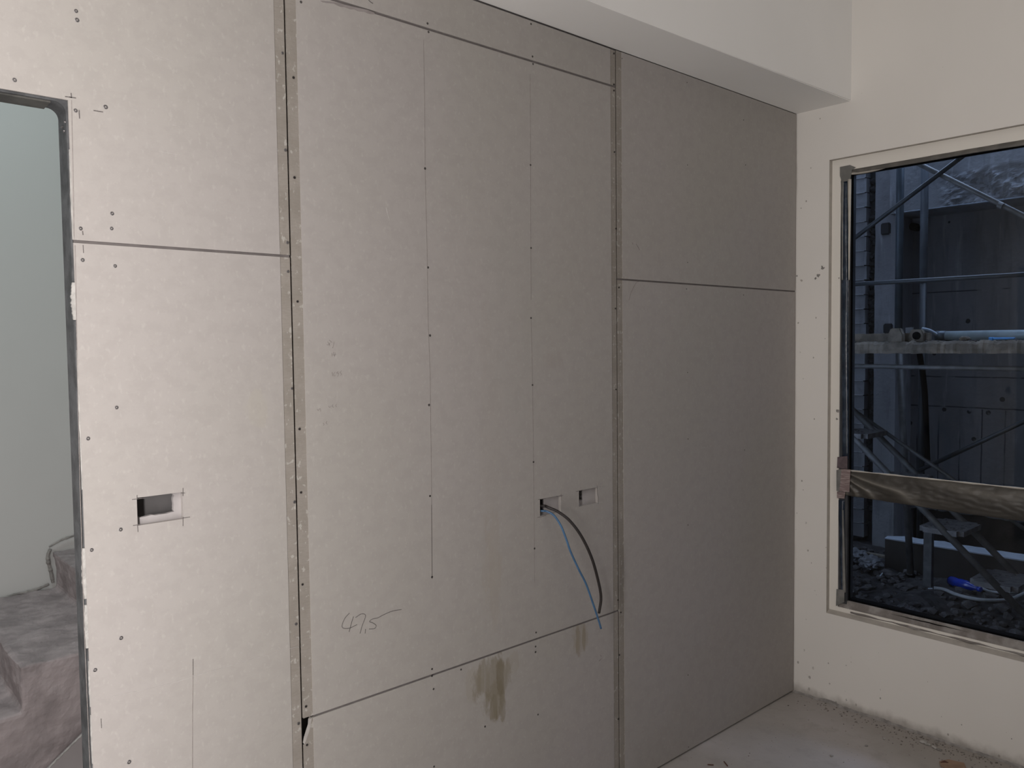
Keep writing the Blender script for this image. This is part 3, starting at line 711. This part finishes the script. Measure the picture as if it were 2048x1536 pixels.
for k, (a, b_, lab) in enumerate((((1415, 1529), (1427, 1530), 'flat sliver on the floor left of the other sliver'), ((1448, 1523), (1455, 1532), 'slanting sliver on the floor by the lower right board'))):
    bm = bmesh.new(); tube(bm, [at(*a, 2, .003), at(*b_, 2, .003)], .002, 6); tag(link('wood_sliver', bm, MAT['rust']), lab, 'splinter', 'slivers on the floor')

# ------------------------------------------------------------------ stairwell behind the doorway
SY = 2.37
bm = bmesh.new(); box(bm, -5.2, -1.2, SY, SY+.1, -.1, 4.3); struct(link('wall_stairwell', bm, MAT['stair_wall']))
bm = bmesh.new(); box(bm, -5.3, -5.2, .0665, SY+.1, -.1, 4.3); box(bm, -1.2, -1.1, .0665, SY+.1, -.1, 4.3); box(bm, -5.2, -1.2, .0665, .12, 3.2, 4.3)
struct(link('wall_stairwell_sides', bm, MAT['stair_wall']))
bm = bmesh.new(); box(bm, -5.3, -1.1, .0665, SY+.1, 4.3, 4.4); struct(link('ceiling_stairwell', bm, MAT['stair_wall']))
st = thing('concrete_stairs', 'rough grey concrete steps seen through the doorway', 'stairs', (-2.6, 1.9, 0))
bm = bmesh.new()
prof = [(-3.15, -.0), (-1.4, -.0), (-1.4, .835), (-2.165, .835), (-2.165, .665), (-2.500, .665), (-2.488, .498), (-2.822, .500), (-2.812, .330), (-3.15, .330)]
prism(bm, prof, 1, 1.372, SY-.014)
fs = link('stair_flight', bm, MAT['stair'], st, True)
md = fs.modifiers.new('remesh', 'REMESH'); md.mode = 'VOXEL'; md.voxel_size = .0095
for nm, sz, k in (('lumps', .16, .022), ('pits', .035, .009)):
    tx = bpy.data.textures.new(nm, 'CLOUDS'); tx.noise_scale = sz; tx.noise_depth = 3
    dm = fs.modifiers.new(nm, 'DISPLACE'); dm.texture = tx; dm.strength = k; dm.mid_level = .5; dm.texture_coords = 'LOCAL'
# smooth plaster wedge on the flank with a pale broken edge
p1, p2 = at(88, 1545, 1, 1.340), at(185, 1448, 1, 1.340)
bm = bmesh.new(); prism(bm, [(p1.x, p1.z), (p2.x, p2.z), (p2.x+.5, p2.z), (p2.x+.5, .001), (p1.x-.1, .001)], 1, 1.340, 1.352); link('flank_plaster', bm, MAT['stair_smooth'], st)
bm = bmesh.new(); tube(bm, [p1.lerp(p2, k/20)+Vector((0, 0, .004*noise.noise(Vector((k*.7, 0, 0))))) for k in range(21)], lambda t: .002+.002*abs(math.sin(t*23)), 6); link('pale_edge', bm, MAT['white_mortar'], st)
# mortar beads where the steps meet the plastered wall
for k, (pix, r) in enumerate((([(0, 1199), (20, 1192), (35, 1188), (55, 1184), (75, 1178), (98, 1168)], .009), ([(101, 1098), (96, 1110), (97, 1125), (101, 1140), (104, 1155), (106, 1165)], .012), ([(98, 1094), (110, 1087), (125, 1079), (140, 1074), (152, 1070)], .007))):
    P = catmull([at(a, b_, 1, SY-.012) for a, b_ in pix], 4); bm = bmesh.new()
    tube(bm, P, lambda t, k=k, r=r: r*(.55+.8*abs(noise.noise(Vector((t*9, k, 1))))), 7); link('mortar_bead', bm, MAT['mortar'], st)

# ------------------------------------------------------------------ light well outside the window
XW = 3.30
bm = bmesh.new(); box(bm, .16, 7, -6, 5, -.25, -.06); struct(link('ground', bm, MAT['mud']))
bm = bmesh.new()
NXg, NYg = 90, 120; V = [[None]*(NYg+1) for _ in range(NXg+1)]
for i in range(NXg+1):
    for j in range(NYg+1):
        x = .17+(XW+.07-.17)*i/NXg; y = -2.28+4.16*j/NYg
        z = -.02+.035*noise.noise(Vector((x*3, y*3, 0)))+.018*noise.noise(Vector((x*13, y*13, 3)))+.008*noise.noise(Vector((x*34, y*34, 5)))
        V[i][j] = bm.verts.new((x, y, z))
for i in range(NXg):
    for j in range(NYg): bm.faces.new((V[i][j], V[i+1][j], V[i+1][j+1], V[i][j+1]))
ext = bmesh.ops.extrude_face_region(bm, geom=list(bm.faces))
for v in [g for g in ext['geom'] if isinstance(g, bmesh.types.BMVert)]: v.co.z = -.10
tag(link('soil_bed', bm, MAT['mud']), 'dark churned soil covering the light well floor', 'soil', kind='stuff')
bm = bmesh.new()
for k in range(1400):
    x = random.uniform(.4, XW-.45); y = -.9+2.3*random.random(); r = abs(random.gauss(.012, .012))+.005
    rock(bm, (x, y, -.015+r*.3), r, .6, k, 1)
tag(link('gravel', bm, MAT['rubble']), 'loose stones and broken mortar strewn over the soil', 'gravel', kind='stuff')
bm = bmesh.new()
slab_holes_pts = None
box(bm, XW, XW+.3, -6, .86, .30, 3.4)
struct(link('wall_retaining', bm, MAT['oc']))
bm = bmesh.new(); box(bm, XW+.08, XW+.3, -6, 1.4, -.1, .30); struct(link('retaining_gap_dark', bm, MAT['mud']))  # dark soil face set back, standing in for the black gap
# rough lower lip of the wall
bm = bmesh.new(); pts = [(-1.5, .33)]
for k in range(60): y = -1.5+2.4*k/59; pts.append((y, .27+.05*noise.noise(Vector((y*3, 0, 2)))+.02*noise.noise(Vector((y*11, 0, 2)))))
pts.append((.9, .33)); prism(bm, pts, 0, XW+.002, XW+.1); struct(link('trim_2', bm, MAT['oc']))
# beam with a broken, honeycombed face
XB = 2.92; zb = at(1808, 425, 0, XB).z; bm = bmesh.new(); NI, NJ = 170, 70; V = []
for i in range(NI+1):
    y = .84-2.6*i/NI; row = []
    for j in range(NJ+1):
        z = zb+.75*(j/NJ); q = Vector((0, y*7, z*7))
        edge = .25+.07*noise.noise(Vector((0, y*5, 1)))
        inz = max(0, min(1, (edge-(z-zb))*14))*max(0, min(1, (.50-y)*6))
        d = inz*(.024+.045*noise.noise(q)+.034*noise.noise(q*3)+.018*noise.noise(q*7))
        row.append(bm.verts.new((XB+max(-.03, d) if j else XB+d*.4, y, z)))
    V.append(row)
for i in range(NI):
    for j in range(NJ): bm.faces.new((V[i][j], V[i+1][j], V[i+1][j+1], V[i][j+1]))
bl = [bm.verts.new((XW+.02, r[0].co.y, zb)) for r in V]; bt = [bm.verts.new((XW+.02, r[-1].co.y, r[-1].co.z)) for r in V]
for i in range(NI): bm.faces.new((V[i][0], V[i+1][0], bl[i+1], bl[i])); bm.faces.new((V[i][-1], V[i+1][-1], bt[i+1], bt[i])); bm.faces.new((bl[i], bl[i+1], bt[i+1], bt[i]))
bm.faces.new(V[0]+[bt[0], bl[0]]); bm.faces.new((V[-1]+[bt[-1], bl[-1]])[::-1])
bmo = struct(link('beam_outside', bm, MAT['oc_beam']))
bm = bmesh.new(); tube(bm, [(XB-.002, .80-.05*k, zb+.002+.003*noise.noise(Vector((k, 0, 0)))) for k in range(42)], .0055, 6); link('lit_edge_rod', bm, MAT['tube_light'], bmo)  # pale rod stands in for light caught on the beam's lower edge
# piers on the left: blockwork, dark mortar joint, concrete column
XC = 3.0
yA, yB, yC, yD = at(1670, 600, 0, XC).y, at(1727, 600, 0, XC).y, at(1749, 600, 0, XC).y, at(1792, 600, 0, XC).y
bm = bmesh.new(); box(bm, XC+.10, XW+.2, yC-.02, yB+.02, -.1, 3.4)
for k in range(120):
    z = .1+3.1*random.random(); rock(bm, (XC+.10, random.uniform(yC+.01, yB-.005), z), .03, .9, k, 2)
struct(link('pier_joint', bm, MAT['oc_dark']))
pr = bmesh.new(); zz = .02; rowk = 0
while zz < 3.3:
    h = .115; off = random.uniform(-.004, .006); yb = yB-.012*random.random()
    bx0 = XC+.02+off
    pts = [(yb+.012*noise.noise(Vector((rowk, k, 0))), zz+.004+(h-.008)*k/6) for k in range(7)]+[(yA+.25, zz+h-.004), (yA+.25, zz+.004)]
    prism(pr, pts, 0, bx0, XC+.3); zz += h; rowk += 1
pb = struct(link('blockwork_pier', pr, MAT['oc_plain']))
bm = bmesh.new(); box(bm, XC+.035, XC+.28, yB+.012, yA+.24, .01, 3.3); link('bed_mortar', bm, MAT['oc_dark'], pb)
bm = bmesh.new()
for k in range(1, 28):
    z = .02+.115*k; tube(bm, [(XC+.016, yB+.005+.03*q, z+.006*noise.noise(Vector((q, k, 0)))) for q in range(9)], lambda t, k=k: .004+.006*abs(noise.noise(Vector((t*5, k, 2)))), 6)
link('mortar_squeeze', bm, MAT['oc_plain'], pb)
bm = bmesh.new(); box(bm, XC, XW+.1, yD, yC, -.05, 3.4)
bmesh.ops.subdivide_edges(bm, edges=[e for e in bm.edges if e.calc_length() > 1], cuts=40)
for v in bm.verts: v.co.y += .006*noise.noise(Vector((0, 0, v.co.z*6))); v.co.x += .004*noise.noise(Vector((1, v.co.y*9, v.co.z*8)))
colm = struct(link('concrete_column', bm, MAT['oc_plain']))
for (px, py, wz) in ((1772, 455, .035), (1777, 655, .03)):
    p = at(px, py, 0, XC); bm = bmesh.new(); box(bm, XC-.018, XC+.01, p.y-.035, p.y+.035, p.z-wz*1.6, p.z+wz); bmesh.ops.bevel(bm, geom=list(bm.edges), offset=.008, segments=2, affect='EDGES'); link('form_block', bm, MAT['oc_dark'], colm)
# enclosing walls of the light well (a strip of sky stays open above)
bm = bmesh.new(); box(bm, .16, XW+.3, 1.9, 2.1, -.1, 4.6); struct(link('wall_well_left', bm, MAT['oc_plain']))
bm = bmesh.new(); box(bm, .16, XW+.3, -2.5, -2.3, -.1, 4.6); struct(link('wall_well_light_stop', bm, MAT['oc_plain']))  # unseen end wall, pulled in close to dim the lower well
bm = bmesh.new(); box(bm, .151, 1.75, -6, 2.2, 3.10, 6.5); struct(link('facade_sky_block', bm, MAT['oc_plain']))  # unseen facade block, deepened outward to hold back the sky
# wall-mounted round lamp / pipe stub below the beam
p = at(1832, 452, 0, XW-.03); pl = thing('pipe_stub', 'small dark pipe end with a square collar below the outside beam', 'pipe', (XW-.03, p.y, p.z))
bm = bmesh.new(); tube(bm, [(XW+.01, p.y, p.z-.01), (XW-.09, p.y, p.z-.01)], .03, 14); link('pipe', bm, MAT['seal'], pl)
bm = bmesh.new(); box(bm, XW-.03, XW+.005, p.y-.035, p.y+.03, p.z, p.z+.06); link('collar', bm, MAT['oc_plain'], pl)

# ---- scaffold
sf = thing('scaffold', 'steel tube scaffold with cross braces standing in the light well', 'scaffold', (1.9, .4, 0))
XF, XR = 1.62, 2.30
def rod(parent, name, a, b_, r, mat, n=12, bow=None):
    P = [Vector(a), Vector(b_)]
    if bow: P = catmull([Vector(a), Vector(bow), Vector(b_)], 10)
    bm = bmesh.new(); tube(bm, P, r, n); return link(name, bm, MAT[mat], parent, n > 8 and bool(bow) or True)
pA = at(1799, 480, 0, XR); pB = at(1848, 470, 0, XR+.36)
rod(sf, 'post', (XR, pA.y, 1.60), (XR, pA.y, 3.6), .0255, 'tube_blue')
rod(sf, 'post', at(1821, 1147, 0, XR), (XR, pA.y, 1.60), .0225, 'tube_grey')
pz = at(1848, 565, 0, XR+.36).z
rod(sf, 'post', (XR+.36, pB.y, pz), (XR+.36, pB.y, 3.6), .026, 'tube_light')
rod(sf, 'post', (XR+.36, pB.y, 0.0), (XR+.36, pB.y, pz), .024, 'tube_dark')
rod(sf, 'post', (XR, -1.45, 0.0), (XR, -1.45, 3.6), .0255, 'tube_blue')
def pxrod(name, q0, q1, x, r, mat, ext=(0, 0)):
    a, b_ = at(*q0, 0, x), at(*q1, 0, x); d = (b_-a).normalized()
    return rod(sf, name, a-d*ext[0], b_+d*ext[1], r, mat)
pxrod('cross_brace', (1700, 483), (1930, 309), 1.70, .0135, 'tube_dark', (.35, .35))
pxrod('cross_brace', (1826, 322), (2048, 432), 1.74, .0145, 'tube_grey', (.35, .5))
b2 = pxrod('ledger', (1700, 569), (2048, 549), 1.72, .0135, 'tube_dark', (.5, .7))
pxrod('ledger', (1700, 732), (2048, 738), 1.66, .0145, 'tube_grey', (.5, .7))
pxrod('cross_brace', (1838, 941), (2048, 843), 2.2, .015, 'tube_dark', (.02, .4))
p = at(2001, 411, 0, 1.722); bm = bmesh.new(); tube(bm, [p+Vector((0, .012, .006)), p+Vector((0, -.012, -.006))], .0175, 10); link('coupler', bm, MAT['tube_grey'], sf)
c0, c1, c2 = at(1838, 700, 0, 2.05), at(1849, 780, 0, 2.05), at(1855, 925, 0, 2.05)
rod(sf, 'leg', c0, c2, .0175, 'seal', 10, bow=c1)
g0, g1 = at(1820, 1143, 0, XR), at(1702, 1101, 2, .05)
rod(sf, 'base_ledger', at(1702, 1101, 2, .055), at(1985, 1153, 2, .03), .0125, 'rebar')
pp = at(1858, 1113, 0, 2.1); bm = bmesh.new(); q0, q1 = at(1858, 1050, 0, 2.1), at(1860, 1113, 0, 2.1); box(bm, 2.08, 2.12, q0.y-.025, q0.y+.025, -.01, q0.z); link('short_post', bm, MAT['tube_grey'], sf)
# platform caked with mortar
pf = thing('scaffold_platform', 'mortar-caked scaffold plank at eye height', 'plank', (1.9, -.3, 1.6))
bm = bmesh.new(); NI = 300; prev = None
z0 = at(2048, 707, 0, 1.62).z; z1 = at(2048, 681, 0, 1.62).z
for i in range(NI+1):
    y = 1.2-2.7*i/NI
    top = z1+.012*noise.noise(Vector((y*14, 0, 0)))+.013*noise.noise(Vector((y*37, 0, 1))); bot = z0+.006*noise.noise(Vector((y*19, 2, 0)))
    fx = 1.62+.010*noise.noise(Vector((y*12, 5, 5)))+.008*noise.noise(Vector((y*40, 5, 5)))
    q = [bm.verts.new(c) for c in ((fx, y, bot), (fx-.008, y, (top*.35+bot*.65)), (fx+.002, y, top*.8+bot*.2), (fx+.016, y, top), (2.26, y, top-.010+.006*noise.noise(Vector((y*9, 7, 0)))), (2.26, y, bot+.006))]
    if prev:
        for k in range(6): bm.faces.new((prev[k], prev[(k+1) % 6], q[(k+1) % 6], q[k]))
    else: bm.faces.new(q)
    prev = q
bm.faces.new(prev[::-1]); link('plank', bm, MAT['plank'], pf)
# second, thinner toe board along the left part
a, b_ = at(1690, 669, 0, 1.70), at(1860, 668, 0, 1.70); bm = bmesh.new(); n = 50; pts = [(a.y, z1-.01)]
for k in range(n+1):
    y = a.y+.25+(b_.y-a.y-.25)*k/n; pts.append((y, at(1700, 668, 0, 1.70).z-.006*abs(noise.noise(Vector((y*12, 0, 0))))))
pts[0] = (pts[1][0], z1-.01); pts.append((b_.y, z1-.01)); prism(bm, pts, 0, 1.695, 1.725); link('toe_board', bm, MAT['plank'], pf)
ztop = z1+.001
# things lying on the platform
def coupler_block(px0, px1, py0, name, label, x, hole):
    a, b_ = at(px0, py0, 0, x), at(px1, py0, 0, x); z0_ = ztop-.004; z1_ = a.z; cy = (a.y+b_.y)/2; wy = abs(a.y-b_.y)/2
    o = thing(name, label, 'clamp', (x, cy, z0_)); bm = bmesh.new()
    out = [(cy-wy, z0_), (cy+wy, z0_), (cy+wy, z0_+(z1_-z0_)*.55), (cy+wy*.6, z1_), (cy-wy*.6, z1_), (cy-wy, z0_+(z1_-z0_)*.55)]
    prism(bm, out, 0, x-.02, x+.02); bmesh.ops.bevel(bm, geom=list(bm.edges), offset=.004, segments=2, affect='EDGES'); link('body', bm, MAT['plank'], o)
    if hole:
        bm = bmesh.new(); tube(bm, [(x-.023, cy-.003, (z0_+z1_)/2), (x-.019, cy-.003, (z0_+z1_)/2)], .024, 16); link('socket', bm, MAT['seal'], o)
    return o
coupler_block(1778, 1808, 657, 'mortar_lump', 'rounded lump of mortar standing on the scaffold plank', 1.655, False)
coupler_block(1819, 1851, 659, 'scaffold_clamp', 'clamp with a dark round socket lying on the scaffold plank', 1.70, True)
a, b_ = at(1885, 665, 0, 1.83), at(2060, 664, 0, 1.83); r = .030
pc = thing('steel_pipe', 'long galvanised pipe lying on the scaffold plank', 'pipe', (1.83, a.y, ztop))
bm = bmesh.new(); tube(bm, [(1.83, a.y, ztop+r), (1.83, b_.y-1.0, ztop+r)], r, 16); link('tube', bm, MAT['tube_pale'], pc, True)
bm = bmesh.new(); s_ = at(1848, 656, 0, 1.83); tube(bm, catmull([(1.80, s_.y+.0, ztop+.075), (1.80, s_.y-.045, ztop+.062), (1.81, a.y+.02, ztop+.034)], 6), .013, 10); link('hook', bm, MAT['tube_light'], pc, True)
bm = bmesh.new(); tube(bm, [(1.83, a.y+.035, ztop+r), (1.83, a.y-.02, ztop+r)], .033, 16); link('end_collar', bm, MAT['tube_blue'], pc, True)
a, b_ = at(1987, 676, 0, 1.68), at(2030, 675, 0, 1.68)
bt_ = thing('plastic_strip', 'bright blue plastic strip lying on the scaffold plank', 'strip', (1.68, a.y, ztop))
bm = bmesh.new(); box(bm, 1.67, 1.69, b_.y, a.y, ztop+.006, ztop+.018); bmesh.ops.bevel(bm, geom=list(bm.edges), offset=.003, segments=1, affect='EDGES'); link('blade', bm, MAT['blue_tool'], bt_)
bm = bmesh.new(); box(bm, 1.668, 1.692, a.y, a.y+.022, ztop+.001, ztop+.020); bmesh.ops.bevel(bm, geom=list(bm.edges), offset=.003, segments=1, affect='EDGES'); link('tip', bm, MAT['blue_tool'], bt_)
a = at(1820, 659, 0, 1.9); bm = bmesh.new(); prism(bm, [(a.y-.016, ztop), (a.y+.024, ztop), (a.y+.026, a.z+.012), (a.y-.022, a.z+.014)], 0, 1.895, 1.905); tag(link('paper_scrap', bm, MAT['bag']), 'small white scrap standing behind the clamp on the scaffold plank', 'scrap')
tag(link('mortar_chunk', (lambda b: (rock(b, (1.72, at(1929, 670, 0, 1.72).y, ztop+.013), .026, .6, 77, 2), b)[1])(bmesh.new()), MAT['plank']), 'flat brown mortar chunk in front of the long pipe', 'chunk')
bm = bmesh.new()
for k in range(170):
    y = random.uniform(-1.2, .62); r = random.uniform(.003, .012); rock(bm, (random.uniform(1.64, 1.78), y, ztop-.002+r*.2), r, .6, k, 1)
tag(link('platform_grit', bm, MAT['rubble']), 'mortar grit covering the scaffold plank', 'debris', kind='stuff')

# ---- scaffold stair
X1, X2 = 1.60, 1.92
sr = thing('scaffold_stair', 'steel scaffold stair running down to the right outside the window', 'stairs', (1.76, .1, 0))
S0, S1 = at(1700, 868, 0, X1), at(2048, 1228, 0, X1); d = (S1-S0)
for X in (X1, X2):
    a = Vector((X, S0.y, S0.z)); b_ = Vector((X, S1.y, S1.z)); b_ = a+(b_-a)*((a.z+.03)/(a.z-b_.z)); a = a-(d*.55)
    rod(sr, 'stringer', a, b_, .020, 'tube_grey', 12)
H0, H1 = at(1700, 815, 0, 1.98), at(1905, 957, 0, 1.98); dh = (H1-H0)
rod(sr, 'handrail', H0-dh*.4, at(2060, 1066, 0, 1.98)+dh*.2, .0125, 'tube_grey', 10)
def tread(yc, z, wd=.245, seed=0):
    bm = bmesh.new(); box(bm, X1-.01, X2+.01, yc-wd/2, yc+wd/2, z-.030, z)
    bmesh.ops.bevel(bm, geom=[e for e in bm.edges if abs(e.verts[0].co.z-e.verts[1].co.z) > .01], offset=.03, segments=4, affect='EDGES')
    o = link('tread', bm, MAT['tread'], sr)
    bm = bmesh.new()
    for k in range(26): rock(bm, (random.uniform(X1+.02, X2-.02), yc+random.uniform(-.09, .09), z+.0005), random.uniform(.004, .011), .3, k+seed, 1)
    link('mortar_spots', bm, MAT['rubble'], o)
sl = d.z/d.y
zc = .5; yc = -.035
for k in range(-1, 4): tread(yc+.262*k/ sl*1.0, zc+.262*k, seed=k*50)

# ---- things lying on the ground
p = at(1898, 1160, 2, .03); q = at(1964, 1180, 2, .03); ax_ = (q-p).normalized(); L = (q-p).length
bo = thing('plastic_bottle', 'blue translucent bottle lying on the rubble outside', 'bottle', (p.x, p.y, 0))
prof = [(0, .001), (.004, .026), (.02, .031), (.05, .032), (.075, .027), (.09, .031), (.13, .032), (.16, .029), (.19, .020), (.21, .0125), (.222, .0125)]
prof = [(a*L/.254, r) for a, r in prof]
def lathe(profile, p0, axis, n=20):
    bm = bmesh.new(); a = axis.orthogonal().normalized(); b_ = axis.cross(a); R = []
    for h, r in profile: R.append([bm.verts.new(p0+axis*h+(a*math.cos(t)+b_*math.sin(t))*r) for t in [2*math.pi*k/n for k in range(n)]])
    for A_, B_ in zip(R, R[1:]):
        for k in range(n): bm.faces.new((A_[k], A_[(k+1) % n], B_[(k+1) % n], B_[k]))
    bm.faces.new(R[0][::-1]); bm.faces.new(R[-1]); return bm
link('bottle_body', lathe(prof, p, ax_), MAT['blue_plastic'], bo, True)
link('cap', lathe([(0, .014), (.002, .0165), (.022, .0165), (.024, .014)], p+ax_*(prof[-1][0]), ax_), MAT['blue_plastic'], bo, True)
P = catmull([at(a, b_, 2, .012) for a, b_ in ((1868, 1176), (1888, 1179), (1910, 1188), (1935, 1195), (1965, 1200), (2010, 1200), (2035, 1193), (2060, 1180))], 8)
bm = bmesh.new(); tube(bm, P, .011, 10); tag(link('hose', bm, MAT['hose'], None, True), 'white hose curving in front of the blue bottle', 'hose')
P = catmull([at(a, b_, 2, .012) for a, b_ in ((1962, 1176), (1980, 1183), (2005, 1186), (2030, 1184), (2060, 1175))], 6)
bm = bmesh.new(); tube(bm, P, .009, 8); tag(link('hose', bm, MAT['hose'], None, True), 'second pale hose length just behind the curving one', 'hose')
# long kerb box with a white sheet on top
a, b_ = at(1770, 1078, 2, .19), at(2048, 1123, 2, .19)
kb = thing('brown_board', 'dark brown board on edge along the foot of the far wall', 'board', (2.7, .2, 0))
dk = (b_-a); nrm = Vector((-dk.y, dk.x, 0)).normalized(); nrm = nrm if nrm.x > 0 else -nrm
bm = bmesh.new(); a2, b3 = a-dk*.06, b_+dk*.8
prism(bm, [(a.x, a.y), (b3.x, b3.y), (b3.x+nrm.x*.05, b3.y+nrm.y*.05), (a.x+nrm.x*.05, a.y+nrm.y*.05)], 2, -.05, .19); link('board_face', bm, MAT['brown_board'], kb)
bm = bmesh.new(); n = 40; rows = []
for i in range(n+1):
    c = a.lerp(b3, i/n); wv = .13+.02*noise.noise(Vector((i*.4, 0, 0))); taper = min(1, .35+i/5)
    rows.append([bm.verts.new((c.x-nrm.x*.004, c.y-nrm.y*.004, .191)), bm.verts.new((c.x-nrm.x*.004, c.y-nrm.y*.004, .199)), bm.verts.new((c.x+nrm.x*wv*taper, c.y+nrm.y*wv*taper, .205+.01*noise.noise(Vector((i*.5, 2, 0))))), bm.verts.new((c.x+nrm.x*wv*taper, c.y+nrm.y*wv*taper, .192))])
for A_, B_ in zip(rows, rows[1:]):
    for k in range(4): bm.faces.new((A_[k], A_[(k+1) % 4], B_[(k+1) % 4], B_[k]))
bm.faces.new(rows[0]); bm.faces.new(rows[-1][::-1])
tag(link('white_panel', bm, MAT['white_sheet']), 'long white panel resting on the dark brown board', 'panel')
def bag(name, label, px, py, r, seed, mat='bag'):
    p = at(px, py, 2, .02); bm = bmesh.new(); g = bmesh.ops.create_icosphere(bm, subdivisions=4, radius=1)
    for v in g['verts']:
        k = 1+.35*noise.noise(v.co*2.2+Vector((seed, 0, 0)))+.12*noise.noise(v.co*6+Vector((seed, 0, 0)))
        v.co = Vector((p.x+v.co.x*r*k*1.1, p.y+v.co.y*r*k, max(-.005, .02+r*.4+v.co.z*r*.65*k)))
    return tag(link(name, bm, MAT[mat]), label, 'bag', None)
bag('plastic_bag', 'crumpled pale bag against the window frame on the ground', 1712, 1118, .07, 1)
bag('plastic_bag', 'crumpled pale bag just left of the scaffold post foot', 1742, 1134, .075, 5)
for k, (q0, q1, lab) in enumerate((((1760, 1152), (1765, 1146), 'short pale stick on the soil below the pale bags'), ((1856, 1177), (1865, 1177), 'small white chip at the end of the hose'))):
    bm = bmesh.new(); tube(bm, [at(*q0, 2, .03), at(*q1, 2, .035)], .004, 6); tag(link('wood_chip', bm, MAT['white_sheet']), lab, 'chip')
